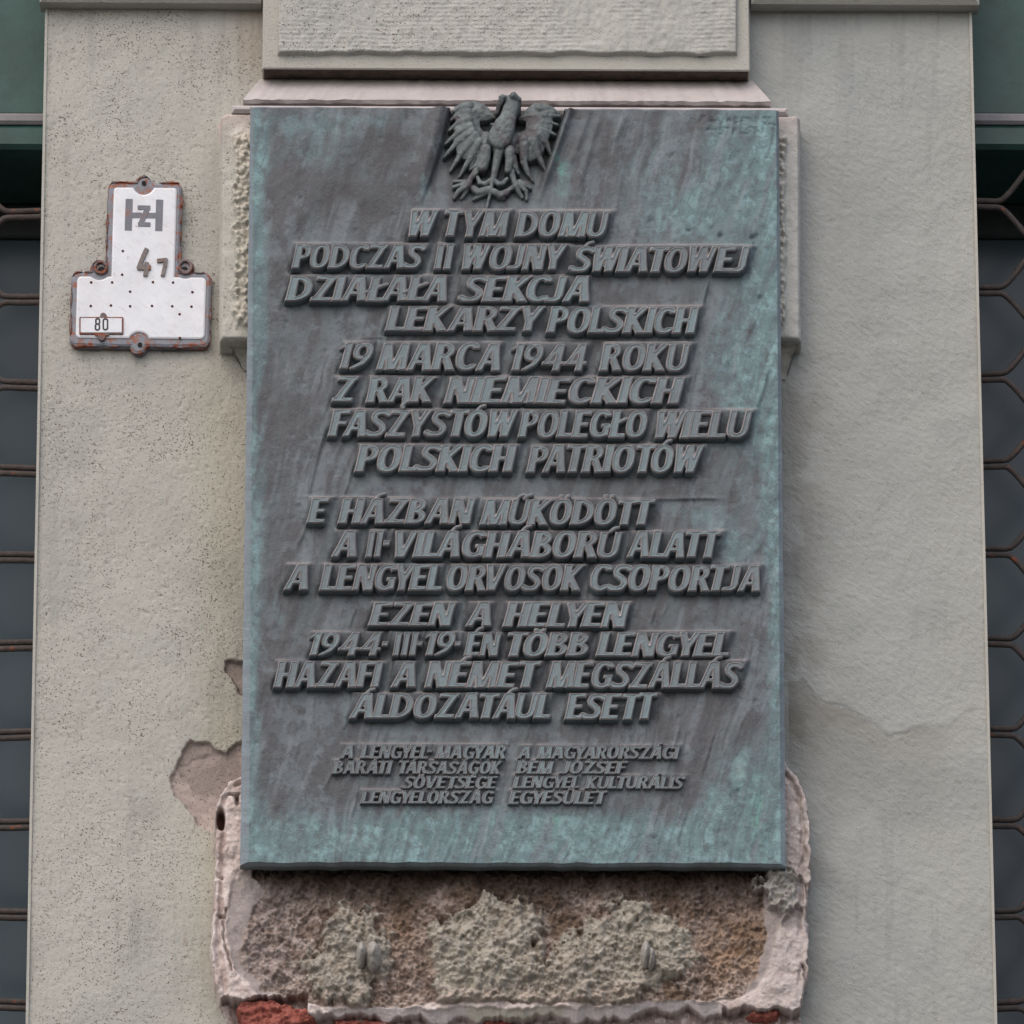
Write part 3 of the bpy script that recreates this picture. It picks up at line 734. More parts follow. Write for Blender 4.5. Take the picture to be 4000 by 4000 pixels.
G = {
 'I': (lambda: stem(.12, .12), .24),
 'L': (lambda: stem(.12, .12) | bar(.05, .56, 0, .15), .54),
 'E': (lambda: stem(.12, .12) | bar(.05, .60, 0, .15) | bar(.05, .60, .85, 1) | bar(.05, .53, .43, .57), .60),
 'F': (lambda: stem(.12, .12) | bar(.05, .60, .85, 1) | bar(.05, .52, .43, .57), .56),
 'T': (lambda: stem(.34, .34) | bar(0, .68, .85, 1), .66),
 'H': (lambda: stem(.12, .12) | stem(.60, .60) | bar(.1, .6, .42, .56), .72),
 'N': (lambda: stem(.10, .10, .20) | stem(.62, .62, .20) | stem(.56, .16, .25), .72),
 'M': (lambda: stem(.08, .15, .20) | stem(.42, .22, .22) | stem(.50, .74, .18) | stem(.84, .80, .22), .94),
 'W': (lambda: stem(.21, .10, .22) | stem(.25, .46, .17) | stem(.62, .50, .21) | stem(.66, .86, .18), .98),
 'V': (lambda: stem(.32, .12, .24) | stem(.38, .66, .19), .76),
 'A': (lambda: (stem(.10, .36, .20) | stem(.68, .46, .25) | bar(.2, .6, .24, .37)) & CAPS, .80),
 'K': (lambda: stem(.12, .12) | stem(.20, .60, .23, .23, .46, 1) | stem(.60, .24, .26, .24, 0, .56), .72),
 'Y': (lambda: stem(.34, .34, .23, .23, 0, .5) | stem(.36, .62, .22, .20, .4, 1) | stem(.32, .10, .22, .22, .4, 1), .70),
 'Z': (lambda: bar(.04, .70, .85, 1) | bar(0, .68, 0, .15) | stem(.14, .58, .24), .70),
 'O': (lambda: gO(), .78), 'C': (lambda: ringm(0, .80, -.01, 1.01) & ~((GX > .44) & (np.abs(GY-.50) < .27)) & (GX < .71), .70),
 'G': (lambda: (ringm(0, .84, -.01, 1.01) & ~((GX > .56) & (GY > .45) & (GY < .78)) & (GX < .76)) | bar(.54, .76, .04, .50) | bar(.44, .76, .38, .51), .78),
 'D': (lambda: stem(.12, .12) | ((ringm(-.5, .76, 0, 1, .23, .15)) & (GX > .1)) , .76),
 'P': (lambda: stem(.12, .12) | (ringm(-.30, .64, .38, 1, .21, .14) & (GX > .1)), .62),
 'R': (lambda: stem(.12, .12) | (ringm(-.30, .62, .42, 1, .20, .14) & (GX > .1)) | stem(.62, .36, .25, .22, 0, .52), .70),
 'B': (lambda: stem(.12, .12) | (ringm(-.30, .58, .48, 1, .20, .13) & (GX > .1)) | (ringm(-.30, .66, 0, .58, .21, .14) & (GX > .1)), .66),
 'U': (lambda: stem(.11, .11, .22, .22, .3, 1) | stem(.60, .60, .20, .20, .3, 1) | (ringm(0, .70, 0, .72, .21, .16) & (GY < .36)), .70),
 'J': (lambda: (stem(.30, .30, .23, .23, .22, 1) | pl([(.30,.30),(.28,.16),(.18,.08),(-.06,.07)], [.22, .15])) & CAPS, .42),
 'S': (gS, .62),
 '1': (lambda: stem(.26, .26, .22) | pl([(.24,.93),(.02,.78)], [.16, .07]), .38),
 '9': (lambda: ringm(.02, .64, .36, 1.0, .19, .14) | (pl([(.55,.66),(.52,.46),(.40,.24),(.10,.03)], [.19, .12]) & (GY >= 0)), .64),
 '4': (lambda: stem(.50, .50, .20) | bar(0, .72, .22, .35) | stem(.12, .46, .17, .17, .26, 1), .72),
 '·': (lambda: bar(.03, .27, .42, .62), .30), '-': (lambda: bar(.02, .34, .45, .60), .36)}
def acute(cx): return pl([(cx-.05, 1.04), (cx+.03, 1.15), (cx+.17, 1.19)], .11)
ACC = {'Á': ('A', lambda: acute(.44)), 'É': ('E', lambda: acute(.34)), 'Ó': ('O', lambda: acute(.40)), 'Ú': ('U', lambda: acute(.36)),
 'Ś': ('S', lambda: acute(.36)), 'Ö': ('O', lambda: bar(.20, .34, 1.04, 1.18) | bar(.46, .60, 1.04, 1.18)),
 'Ü': ('U', lambda: bar(.16, .30, 1.04, 1.18) | bar(.42, .56, 1.04, 1.18)),
 'Ő': ('O', lambda: acute(.26) | acute(.52)), 'Ű': ('U', lambda: acute(.22) | acute(.48)),
 'Ł': ('L', lambda: pl([(-.16,.34),(.10,.50),(.50,.70)], [.12, .12])), 'Ą': ('A', lambda: pl([(.66,.03),(.56,-.10),(.62,-.20)], .12))}
SLANT = .21
def glyph_sdf(mask, gx=GX, gy=GY, h=GH):
    pad = mask
    bnd = pad & ~(np.roll(pad, 1, 0) & np.roll(pad, -1, 0) & np.roll(pad, 1, 1) & np.roll(pad, -1, 1))
    bx, by = gx[bnd].astype(np.float32), gy[bnd].astype(np.float32)
    X = gx.astype(np.float32).ravel(); Y = gy.astype(np.float32).ravel(); d = np.empty(X.shape, np.float32)
    for k in range(0, len(X), 4000):
        d[k:k+4000] = ((X[k:k+4000, None]-bx)**2+(Y[k:k+4000, None]-by)**2).min(1)
    d = np.sqrt(d).reshape(mask.shape); S = np.where(mask, d+h*.5, -d+h*.5)
    for _ in range(2):
        S = (S*2+np.roll(S, 1, 0)+np.roll(S, -1, 0))/4; S = (S*2+np.roll(S, 1, 1)+np.roll(S, -1, 1))/4
    return S
GM = {}
def glyph_mesh(ch, levels, tag):
    key = (ch, tag)
    if key in GM: return GM[key]
    if ch in ACC: b, f = ACC[ch]; mk = G[b][0]() | f()
    else: mk = G[ch][0]()
    xs = GX[0][mk.any(0)]; ii = (GX[0] > xs.min()-.16) & (GX[0] < xs.max()+.16)
    ys = GY[:, 0][mk.any(1)]; jj = (GY[:, 0] > ys.min()-.16) & (GY[:, 0] < ys.max()+.16)
    sub = np.ix_(jj, ii); S = glyph_sdf(mk[sub], GX[sub], GY[sub])
    V, F = relief(S, GX[sub][0, 0], GY[sub][0, 0], GH, levels, .005)
    # local axes: x right, z up, -y out ; height in metres
    W = [(x+SLANT*y, -z, y) for x, y, z in V]
    me = npmesh('letter_'+tag, W, F, smooth=False)
    if me.polygons and sum(p.normal.y for p in me.polygons) > 0: me.flip_normals()
    me.materials.append(M['bronze_letter']); me.materials.append(M['bronze_lit_edge'])
    z1, z2 = levels[1][1], levels[2][1]
    for p in me.polygons:                                        # the arris between flank and face carries a painted highlight
        hs = [-me.vertices[k].co.y for k in p.vertices]
        if min(hs) > z1-1e-5 and min(hs) < z1+1e-5 and max(hs) > z2-1e-4: p.material_index = 1
    GM[key] = me; return me
def adv(ch): return G[ACC[ch][0] if ch in ACC else ch][1]

# ------------------------------------------------------------------ bronze plaque
OP = .082
pc = P(2005, 1900, OP)
plaque = empty('memorial_plaque', tuple(P(2005, 3395, .08)), 'large patinated bronze plaque with raised lettering and an eagle on its top edge', 'plaque')
WORDS = [  # text, x0, x1, baseline y, cap top y
 ('W',1592,1722,924,824),('TYM',1735,1999,925,824),('DOMU',2005,2388,926,826),
 ('PODCZAS',1134,1670,1049,956),('II',1690,1782,1052,955),('WOJNY',1800,2224,1054,956),('ŚWIATOWEJ',2216,2936,1063,964),
 ('DZIAŁAŁA',1108,1750,1177,1079),('SEKCJA',1783,2306,1179,1078),
 ('LEKARZY',1498,2138,1294,1198),('POLSKICH',2128,2738,1301,1200),
 ('19',1322,1464,1442,1341),('MARCA',1464,1960,1447,1341),('1944',1994,2300,1449,1344),('ROKU',2335,2704,1450,1345),
 ('Z',1291,1407,1571,1473),('RĄK',1423,1712,1573,1473),('NIEMIECKICH',1728,2680,1576,1474),
 ('FASZYSTÓW',1275,2032,1706,1603),('POLEGŁO',2018,2536,1709,1604),('WIELU',2555,2946,1712,1606),
 ('POLSKICH',1379,2028,1843,1738),('PATRIOTÓW',2050,2756,1846,1740),
 ('E',1193,1293,2045,1948),('HÁZBAN',1314,1862,2046,1948),('MŰKÖDÖTT',1868,2566,2050,1951),
 ('A',1290,1397,2177,2074),('II',1423,1506,2177,2074),('·',1508,1537,2177,2074),('VILÁGHÁBORÚ',1539,2438,2178,2076),('ALATT',2444,2826,2178,2076),
 ('A',1104,1207,2306,2206),('LENGYEL',1242,1732,2307,2206),('ORVOSOK',1741,2290,2308,2207),('CSOPORTJA',2302,2974,2309,2209),
 ('EZEN',1433,1787,2445,2354),('A',1814,1924,2448,2354),('HELYEN',1958,2466,2450,2355),
 ('1944',1205,1495,2561,2471),('·',1502,1530,2561,2471),('III',1529,1642,2562,2471),('·',1636,1662,2562,2471),('19',1658,1784,2562,2471),('·',1786,1808,2562,2471),('ÉN',1807,1966,2563,2471),('TÖBB',1981,2306,2564,2471),('LENGYEL',2322,2854,2564,2471),
 ('HAZAFI',1063,1504,2686,2585),('A',1522,1627,2686,2585),('NÉMET',1653,2120,2687,2585),('MEGSZÁLLÁS',2128,2912,2688,2585),
 ('ÁLDOZATÁUL',1360,2156,2806,2709),('ESETT',2200,2579,2810,2710)]
SMALL = [('A',1325,1384,2959,2906),('LENGYEL',1403,1676,2959,2906),('-',1676,1696,2959,2906),('MAGYAR',1694,1980,2960,2907),
 ('BARÁTI',1293,1540,3019,2968),('TÁRSASÁGOK',1556,1968,3019,2969),('SÖVETSÉGE',1563,1950,3076,3028),('LENGYELORSZÁG',1403,1936,3135,3085),
 ('A',2018,2074,2959,2910),('MAGYARORSZÁGI',2091,2663,2960,2910),('BEM',2010,2168,3019,2969),('JÓZSEF',2180,2459,3019,2970),
 ('LENGYEL',1998,2268,3075,3028),('KULTURÁLIS',2281,2684,3077,3028),('EGYESÜLET',1981,2379,3137,3086)]

def plate():
    nx, ny = 430, 640
    u = np.linspace(0, 1, nx); v = np.linspace(0, 1, ny); U, Vv = np.meshgrid(u, v)
    U = np.clip(U, 0, 1)
    yt0 = 420+U*12
    xt = 992+U*(3032-992); xbm = 972+U*(3050-972)
    PX = xt*(1-Vv)+xbm*Vv
    notch = sstep(1758, 1766, PX)*(1-sstep(2196, 2206, PX))
    wob = (vn(PX*1., PX*0, 1/50., 401)-.5)*7
    top = yt0+notch*(34+10*vn(PX, PX*0, 1/30., 402))+wob*.6
    bot = 3368+U*4+(vn(PX, PX*0, 1/60., 403)-.5)*6
    Vw = Vv
    PY = top*(1-Vw)**1 + bot*Vw
    # keep horizontal lines straight apart from the notch
    base_y = (yt0)*(1-Vw)+bot*Vw; k = np.clip(1-Vw*14, 0, 1); PY = PY*k+base_y*(1-k)
    X, Y = PX, PY
    h = np.zeros_like(X)
    h += (fbm(X, Y, 1/32., 417, 4, .6)-.5)*.0016 + (fbm(X, Y, 1/420., 411, 3)-.5)*.006 + (fbm(X, Y, 1/90., 415, 3)-.5)*.0022
    # raked strokes of the modelling tool, falling to the lower left
    c = X+.27*Y+(fbm(X, Y, 1/260., 419, 3)-.5)*70; a = Y*.96-.25*X
    st = vn(c, a*.045, 1/15., 421)*.6+vn(c, a*.05, 1/7., 422)*.4
    stm = sstep(.42, .62, fbm(X, Y, 1/230., 425, 3))
    zone = np.clip(sstep(2450, 2700, Y)*.75+sstep(2700, 2950, X)*.7+(1-sstep(750, 900, Y))*.5*sstep(2000, 2200, X), .25, 1.2)
    h += (st-.5)*.0015*(.35+stm)*zone
    # wedge shaped grounds of the text lines
    rs = np.random.RandomState(5)
    for (t, x0, x1, yb, yt) in WORDS:
        s = rs.uniform(.55, 1.0); cap = yb-yt
        xl = X+SLANT*(Y-yb)           # slanted coordinate, equals x at the baseline
        m = sstep(x0-14, x0+4, xl+SLANT*cap*0)*(1-sstep(x1-SLANT*cap-4, x1-SLANT*cap+26, xl))
        tt = (yb-Y)/cap
        prof = np.where(tt > 1, 1-sstep(1.0, 1.13, tt), sstep(-.05, 1.0, tt))
        h = h+m*(prof*.0086*s-np.exp(-((tt-.05)/.30)**2)*.0030)
        h -= m*np.exp(-((Y-yb-14)/26.)**2)*.0010
    for (t, x0, x1, yb, yt) in SMALL:
        xl = X+SLANT*(Y-yb); m = sstep(x0-10, x0, xl)*(1-sstep(x1-10, x1+6, xl))
        tt = (yb-Y)/(yb-yt); prof = np.where(tt > 1, 1-sstep(1., 1.3, tt), sstep(0, 1., tt)); h += m*prof*.0015
    # cut ridges and grooves that the photograph shows
    for pts, wd, am in (([(1170,1940),(1300,1944),(1500,1950)],6,.002),([(2540,1950),(2700,1946),(2825,1946)],7,.0035),
        ([(1132,1055),(1118,1110),(1102,1185)],7,.003),([(1285,1620),(1255,1720),(1215,1880),(1190,1990)],8,.0028),([(1385,1800),(1362,1880),(1335,1960)],6,.002),
        ([(1212,2000),(1185,2080),(1158,2140)],7,.0025),([(1335,1960),(1300,2110)],7,.0025),([(1385,2085),(1330,2160),(1278,2205)],7,.0022),
        ([(2768,1090),(2752,1150),(2738,1205)],7,.004),([(3000,1430),(2980,1520),(2948,1608)],9,.003),([(2950,1610),(2925,1700)],9,-.002),
        ([(2960,905),(2945,960)],7,-.003),([(1390,1325),(1500,1318),(1560,1318)],6,.002),([(2150,1318),(2400,1336),(2560,1325)],6,.0025),([(2560,1325),(2700,1335)],6,.002),
        ([(2100,2340),(2470,2352)],6,.002),([(1450,2345),(1435,2420)],6,.003),([(1392,2370),(1370,2420),(1362,2460)],6,.0025),
        ([(1062,2600),(1058,2730)],6,.002),([(1355,2810),(1340,2850)],6,.002),([(1400,3070),(1370,3200)],7,.0022),([(1335,2940),(1260,3090)],6,.0015),
        ([(1990,2960),(1960,3150)],8,-.0015),([(2560,2370),(2540,2440)],5,.002),([(2610,2350),(2590,2400)],5,.0015),([(2670,2800),(2590,3050)],6,.0016),
        ([(2800,2830),(2730,3050)],6,.0016),([(2350,430),(2290,620),(2250,760)],14,.0025),([(2300,440),(2230,640)],12,.002),([(2450,440),(2390,560)],14,.002),
        ([(1690,960),(1600,1040)],5,.001)):
        d, t_, sd = linedist(pts, X, Y); h += am*np.exp(-(d/wd)**2)*np.clip(np.sin(np.clip(t_, .04, .96)*math.pi)*1.8, 0, 1)
    # ground behind the eagle: ridge left with steep inner face, raked ridge right, sunk bed between
    lx = np.interp(Y, [400, 560, 700, 800], [1760, 1722, 1680, 1640]); rx = np.interp(Y, [400, 560, 700, 800], [2232, 2178, 2130, 2095])
    fade = 1-sstep(560, 830, Y)
    bed = sstep(-3, 9, X-lx)*(1-sstep(-26, 4, X-rx))
    h -= bed*fade*.017
    h += np.exp(-((X-lx+34)/26.)**2)*(1-sstep(600, 780, Y))*.007*(X < lx+4)
    h += np.exp(-((X-rx-2)/17.)**2)*(1-sstep(650, 800, Y))*.0075
    h -= (1-bed)*0
    d, t_, sd = linedist([(1350,560),(1200,760),(1120,900)], X, Y); h += np.exp(-(d/60.)**2)*.002
    # signature scratched into the upper right corner
    sc = lambda p: [(2650+x/3.864, 400+y/3.864) for x, y in p]
    for s_ in ([(340,280),(370,210),(400,215)],[(480,290),(510,230),(535,300)],[(490,275),(530,275)],[(560,300),(600,250),(655,325)],[(655,325),(700,240)],[(740,290),(765,230),(800,295)],[(740,270),(790,270)],[(900,240),(850,235),(860,280),(905,290),(850,320)],
               [(1045,240),(960,240),(950,335),(1010,335)],[(960,285),(1000,285)],[(1060,240),(1075,300),(1100,250),(1130,310)],[(1180,240),(1180,300)],[(1300,240),(1400,240),(1300,330),(1400,335),(1465,355)],
               [(430,430),(490,350),(520,430)],[(440,410),(510,410)],[(555,410),(570,430)],[(740,390),(640,385),(630,410),(690,435),(670,475),(610,475)],[(760,380),(760,460)],[(890,400),(840,400),(835,475),(880,470)],[(840,430),(880,430)],[(950,380),(940,470),(1060,475),(1090,440),(1040,415)],[(1060,380),(1150,395)],[(1170,390),(1170,470)],[(1180,430),(1240,470)],[(1290,400),(1285,460)]):
        d, t_, sd = linedist(sc(s_), X, Y); h -= .0016*np.exp(-(d/4.2)**2)
    # casting flaws
    for k in range(60):
        fx, fy = rs.uniform(1000, 3030), rs.uniform(450, 3350); r = rs.uniform(5, 11)
        h -= .0018*np.exp(-((X-fx)**2+(Y-fy)**2)/r**2)
    for fx, fy, r, am in ((2690,900,8,.004),(2940,925,9,.005),(2815,920,8,.004),(2850,1432,18,.002),(2970,1163,9,.003),(2950,1290,20,.002),(2200,2645,8,.002)):
        h -= am*np.exp(-((X-fx)**2+(Y-fy)**2)/r**2)
    ridge = np.zeros_like(X); zonew = np.zeros_like(X)
    for (t, x0, x1, yb, yt) in WORDS+SMALL:
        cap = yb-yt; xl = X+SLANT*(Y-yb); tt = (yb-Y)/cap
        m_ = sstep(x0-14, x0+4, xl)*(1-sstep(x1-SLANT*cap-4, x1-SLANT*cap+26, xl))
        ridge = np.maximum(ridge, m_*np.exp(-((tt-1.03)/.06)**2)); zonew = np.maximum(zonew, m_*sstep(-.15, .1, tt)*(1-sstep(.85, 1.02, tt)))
    # patina colours, with some light and shade on the text lines
    C = np.ones(X.shape+(4,)); one = np.ones_like(X)
    def mixc(f_, c_): C[..., :3] = C[..., :3]*(1-f_[..., None])+np.asarray(c_)*f_[..., None]
    def g(cx, cy_, sx, sy_): return np.exp(-(((X-cx)/sx)**2+((Y-cy_)/sy_)**2))
    mixc(one, (.086, .086, .096)); mixc(sstep(.48, .58, fbm(X, Y*.8, 1/75., 470, 6, .68))*.75, (.150, .178, .198)); mixc(sstep(.51, .60, fbm(X, Y, 1/60., 476, 6, .68))*.65, (.066, .066, .074))
    nA = fbm(X*.9, Y*.55, 1/140., 431, 5, .58); nB = fbm(c*1.5, a*.25, 1/70., 435, 5, .6); nC = fbm(X, Y, 1/34., 439, 5, .7)
    mixc(sstep(.45, .62, nB)*.55, (.140, .160, .172))
    dark = np.clip(g(1500,560,130,100)+.9*g(1440,800,210,110)+.5*g(1250,520,70,80)+.5*g(1300,760,110,150)+.6*g(1080,1700,120,500)+.5*g(2350,560,160,120)+.35*g(2500,2450,260,300)+.35*g(1150,2450,150,300), 0, 1)
    mixc(dark*sstep(.28, .50, nA+.1), (.062, .058, .063)); 
    ver = (g(1180,500,200,80)*.5+g(1005,900,45,800)*.75+g(1150,620,170,60)*.5+g(2920,520,200,190)*.8+g(2750,850,260,130)*.55+g(3030,1250,60,800)*1.1+g(2950,1250,110,700)*.4+g(2880,1450,150,260)*.6
        +g(2850,2130,110,90)*.7+g(2720,2010,120,50)*.5+g(3035,2600,45,900)*.9+g(985,2400,38,1300)*.75+g(1080,2360,40,130)*.5+g(2000,3320,1500,130)*1.1+g(2900,3150,160,230)*.7+g(2050,3220,900,60)*.45
        +g(2890,3020,26,60)*1.1+g(2960,3180,34,120)*.9+g(2780,3130,16,60)*.7+g(1650,720,40,90)*.4+g(2190,660,30,110)*.6+g(2050,500,600,60)*.1+g(1500,470,400,30)*.3+g(2600,700,300,200)*.3)
    ver = np.clip(ver, 0, 1.25)
    nS = fbm(c*2.6, a*.16, 1/60., 481, 5, .62)
    vf = sstep(.50, .74, nA*.38+nB*.27+nS*.40+.30*ver-.02)*np.clip(ver*1.1, .12, 1)
    mixc(vf*.95, (.140, .228, .240)); mixc(vf*sstep(.48, .64, nC)*.8, (.225, .360, .378)); mixc(vf*sstep(.50, .60, nS)*.5, (.095, .120, .138))
    gr = np.clip(g(2190,680,22,90)*.8+g(2960,3190,30,110)*.7+g(2200,2645,10,14)+g(2890,3020,20,50)*.6+g(2170,3190,12,70)*.8, 0, 1)
    mixc(gr*sstep(.4, .55, nC), (.13, .30, .25)); mixc((g(2890,3010,20,45))*.6, (.32, .42, .42))
    mixc(sstep(.54, .66, fbm(c*2.2, a*.12, 1/60., 445, 4))*.45*sstep(.42, .6, fbm(X, Y, 1/200., 447, 3)), (.21, .24, .265))
    mixc(sstep(.62, .70, fbm(X, Y, 1/20., 449, 4))*.35, (.07, .06, .062))
    mixc(zonew*(.35+.5*sstep(.35, .6, nB)), (.066, .070, .078))  # darker ground between letters: grime with the shade put into the colour
    mixc(ridge*sstep(.30, .5, nA)*.85, (.29, .255, .25))  # pale crests: sky light on the ridge tops painted in
    # front sheet
    out = OP+h
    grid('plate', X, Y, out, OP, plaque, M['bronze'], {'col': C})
    # chamfered rim and sides
    def edge(idx, name, ox, oy):
        fx, fy = X[idx], Y[idx]; A = P(fx, fy, OP); A[:, 1] = -out[idx]
        n = len(fx); jit = (vn(np.arange(n)*1., 0*np.arange(n), 1/9., 461)-.5)*2.5
        B = P(fx+ox(fx, fy)+jit*(abs(ox(fx, fy)) > 0), fy+oy(fx, fy)+jit*(abs(oy(fx, fy)) > 0), OP-.006); Cc = np.array(B); Cc[:, 1] = -(OP-.026)
        V = np.concatenate([A, B, Cc]); F = []
        i = np.arange(n-1)
        F = np.concatenate([np.stack([i, i+1, n+i+1, n+i], -1), np.stack([n+i, n+i+1, 2*n+i+1, 2*n+i], -1)])
        col = np.concatenate([C[idx]]*3); col[:n] = col[:n]*.5+np.array([.24, .27, .31, 1])*.5
        col[n:2*n] = col[n:2*n]*.3+np.array([.25, .275, .32, 1])*.7
        col[2*n:] = np.array([.09, .14, .14, 1])
        me = npmesh(name, V, F, {'col': col})
        me.polygons.foreach_set('use_smooth', np.zeros(len(me.polygons), bool))
        import bmesh
        bm = bmesh.new(); bm.from_mesh(me); bmesh.ops.recalc_face_normals(bm, faces=bm.faces); bm.to_mesh(me); bm.free()
        part(name, me, plaque, M['bronze'])
    vv = v
    edge((slice(None), 0), 'left_rim', lambda x, y: -14-(y-420)/3000*20, lambda x, y: 0*y+np.where(y < 430, -4, 0)+np.where(y > 3360, 14, 0))
    edge((slice(None), -1), 'right_rim', lambda x, y: 10+(y-420)/3000*10, lambda x, y: 0*y+np.where(y > 3360, 14, 0))
    edge((0, slice(None)), 'top_rim', lambda x, y: 0*x, lambda x, y: 0*x-3.)
    edge((-1, slice(None)), 'bottom_rim', lambda x, y: np.where(x < 974, -34, 0)+np.where(x > 3048, 20, 0)+0., lambda x, y: 0*x+14.)
plate()
b0_, b1_ = P(1010, 470, OP), P(3030, 3350, OP)
box('backing', (b0_[0], -.040, b1_[2]+.02), (b1_[0], -(OP-.024), b0_[2]-.03), plaque, M['black'])

LEV = [(-.050, -.004), (-.016, .0100), (.026, .0128), (.068, .0120)]
LEVS = [(-.060, -.003), (-.016, .0056), (.028, .0074), (.075, .0069)]
def lay(words, levels, tag, name, outb, limit):
    rs = np.random.RandomState(3)
    for (t, x0, x1, yb, yt) in words:
        gap = .035; pos = []; x = 0
        if t not in ('·', '-'): x0, x1 = x0+3, x1-4
        for i, ch in enumerate(t):
            if i:
                pr = ACC.get(t[i-1], (t[i-1],))[0]+ACC.get(ch, (ch,))[0]
                k = gap
                if pr in ('LA',): k = -.06
                if pr in ('AT', 'TA', 'LY', 'LT', 'PA', 'RV', 'AV', 'VA', 'FA', 'YA', 'AY', 'GY', 'YE', 'WI', 'TO', 'KC', 'RZ', 'AU', 'RT'): k = -.06
                if pr in ('TT', 'II'): k = .17 if pr == 'II' else -.05
                x += k
            pos.append(x); x += adv(ch)
        A, B = P(x0, yb, outb+.010), P(x1, yb+(x1-x0)*.002, outb+.010); T = P(x0, yt, outb+.010)
        cap = np.linalg.norm(T-A); wd = B[0]-A[0]
        lo = 9; hi = -9
        for ch, gx in zip(t, pos):
            me = glyph_mesh(ch, levels, tag); co = np.array([v.co for v in me.vertices]); co = co[(co[:, 1] < -.003) & (co[:, 2] < 1.02) & (co[:, 2] > -.03)]
            lo = min(lo, gx+co[:, 0].min()); hi = max(hi, gx+co[:, 0].max())
        tot = hi-lo; pos = [p-lo for p in pos]; sx = wd/tot if t not in ('·', '-') else cap*(.9 if t == '·' else 1)
        if t in ('·', '-'): A = A-np.array([cap*.12, 0, 0])
        ang = math.atan2(B[2]-A[2], B[0]-A[0])
        for ch, gx in zip(t, pos):
            me = glyph_mesh(ch, levels, tag)
            o = bpy.data.objects.new(name, me)
            jz = rs.uniform(-.012, .012)*cap
            loc = Vector((A[0]+gx*sx*math.cos(ang), -outb+rs.uniform(-.0004, .0004), A[2]+gx*sx*math.sin(ang)+jz))
            o.location = loc-Vector(plaque.location)
            o.rotation_euler = (0, -ang+rs.uniform(-.014, .014), 0)
            o.scale = (sx*rs.uniform(.985, 1.015), 1, cap*rs.uniform(.98, 1.02))
            COL.objects.link(o); o.parent = plaque
            if not me.materials: me.materials.append(M['bronze_letter'])
lay(WORDS, LEV, 'large', 'letter', OP+.0005, 300)
lay(SMALL, LEVS, 'small', 'small_letter', OP+.0005, 300)

# ------------------------------------------------------------------ eagle
def EZ(p): return [(1600+x/2.76, 340+y/2.76) for x, y in p]
def eagle_piece(name, strokes, polys, zbase, parent, keepout=None, step=1.8):
    allp = []
    for pts, r, hh in strokes: allp += EZ(pts)
    for pts, rr, hh in polys: allp += EZ(pts)
    allp = np.array(allp); x0, y0 = allp.min(0)-26; x1, y1 = allp.max(0)+26
    X, Y = pgrid(x0, x1, y0, y1, step)
    H = np.full(X.shape, -1.0); E = np.full(X.shape, -99.0)
    for pts, rr, hh in polys:
        d = polysdf(EZ(pts), X+(vn(X, Y, 1/20., 500)-.5)*4, Y)
        z = hh+.010*(1-np.exp(-np.clip(d, 0, 99)/rr)); H = np.where(d > 0, np.maximum(H, z), H); E = np.maximum(E, d)
    for pts, r, hh in strokes:
        r0, r1 = [(q*1.06+1.5+(4 if q < 11 else 0))/2.76 for q in r]; d, t, sd = linedist(EZ(pts), X, Y); R = r0+(r1-r0)*t
        e = R-d; z0, z1 = hh; base = z0+(z1-z0)*t
        z = base+np.minimum(R*.00026, .0055)*np.sqrt(np.clip(1-(d/R)**2, 0, 1))
        H = np.where(e > 0, np.maximum(H, z), H); E = np.maximum(E, e)
    Mk = (E > 0).astype(float); Hs = np.where(E > 0, H, 0)
    for _ in range(2):
        num = Hs*Mk; den = Mk.copy()
        for ax in (0, 1):
            num = (2*num+np.roll(num, 1, ax)+np.roll(num, -1, ax))/4; den = (2*den+np.roll(den, 1, ax)+np.roll(den, -1, ax))/4
        Hs = np.where(Mk > 0, num/np.maximum(den, 1e-6), 0)
    H = Hs+(fbm(X, Y, 1/14., 507, 3)-.5)*.0016
    H = np.where(E > 0, H, zbase); H = np.where((E > 0) & (E < 1.6), H-.0015, H)
    nC = fbm(X, Y, 1/24., 511, 4, .6); n2 = fbm(X, Y, 1/50., 515, 3)
    C = np.ones(X.shape+(4,)); C[..., :3] = np.array([.125, .142, .145])
    f = sstep(.5, .66, n2)[..., None]; C[..., :3] = C[..., :3]*(1-f)+np.array([.095, .085, .092])*f
    f = (sstep(.5, .68, nC)*.7)[..., None]; C[..., :3] = C[..., :3]*(1-f)+np.array([.185, .215, .215])*f
    return grid(name, X, Y, H, OP+.012, parent, M['bronze'], {'col': C}, E > -2.2)
zb_ = OP-.016
s = OP
body = eagle_piece('eagle', [
  ([(1115,150),(1085,250),(1060,340)], (74,84), (s+.012, s+.014)), ([(1060,340),(1020,440)], (84,112), (s+.014, s+.016)),
  ([(1020,440),(975,540)], (112,122), (s+.016, s+.014)), ([(975,540),(960,690)], (112,50), (s+.013, s+.007)),
  ([(960,690),(935,800),(910,935)], (48,32), (s+.008, s+.005)),
  ([(960,420),(860,530),(775,620)], (46,8), (s+.012, s+.006)), ([(990,390),(930,395),(880,380)], (26,8), (s+.012, s+.006)),
  ([(1000,130),(965,200),(945,262)], (34,20), (s+.018, s+.008)), ([(1120,110),(1185,140)], (36,22), (s+.019, s+.015)),
  ([(1150,150),(1180,210),(1165,270)], (30,16), (s+.008, s+.003))],
  [([(965,80),(1060,75),(1110,95),(1190,90),(1203,130),(1190,200),(1160,310),(1060,330),(1000,270),(1035,190),(1020,150),(960,150)], 9, s+.008),
   ([(1050,300),(960,350),(890,430),(850,520),(765,615),(880,640),(905,720),(1020,720),(1040,680),(1150,650),(1200,560),(1130,450),(1130,320)], 16, s+.002)], zb_, plaque)
body['label'] = 'raised heraldic eagle with spread wings'
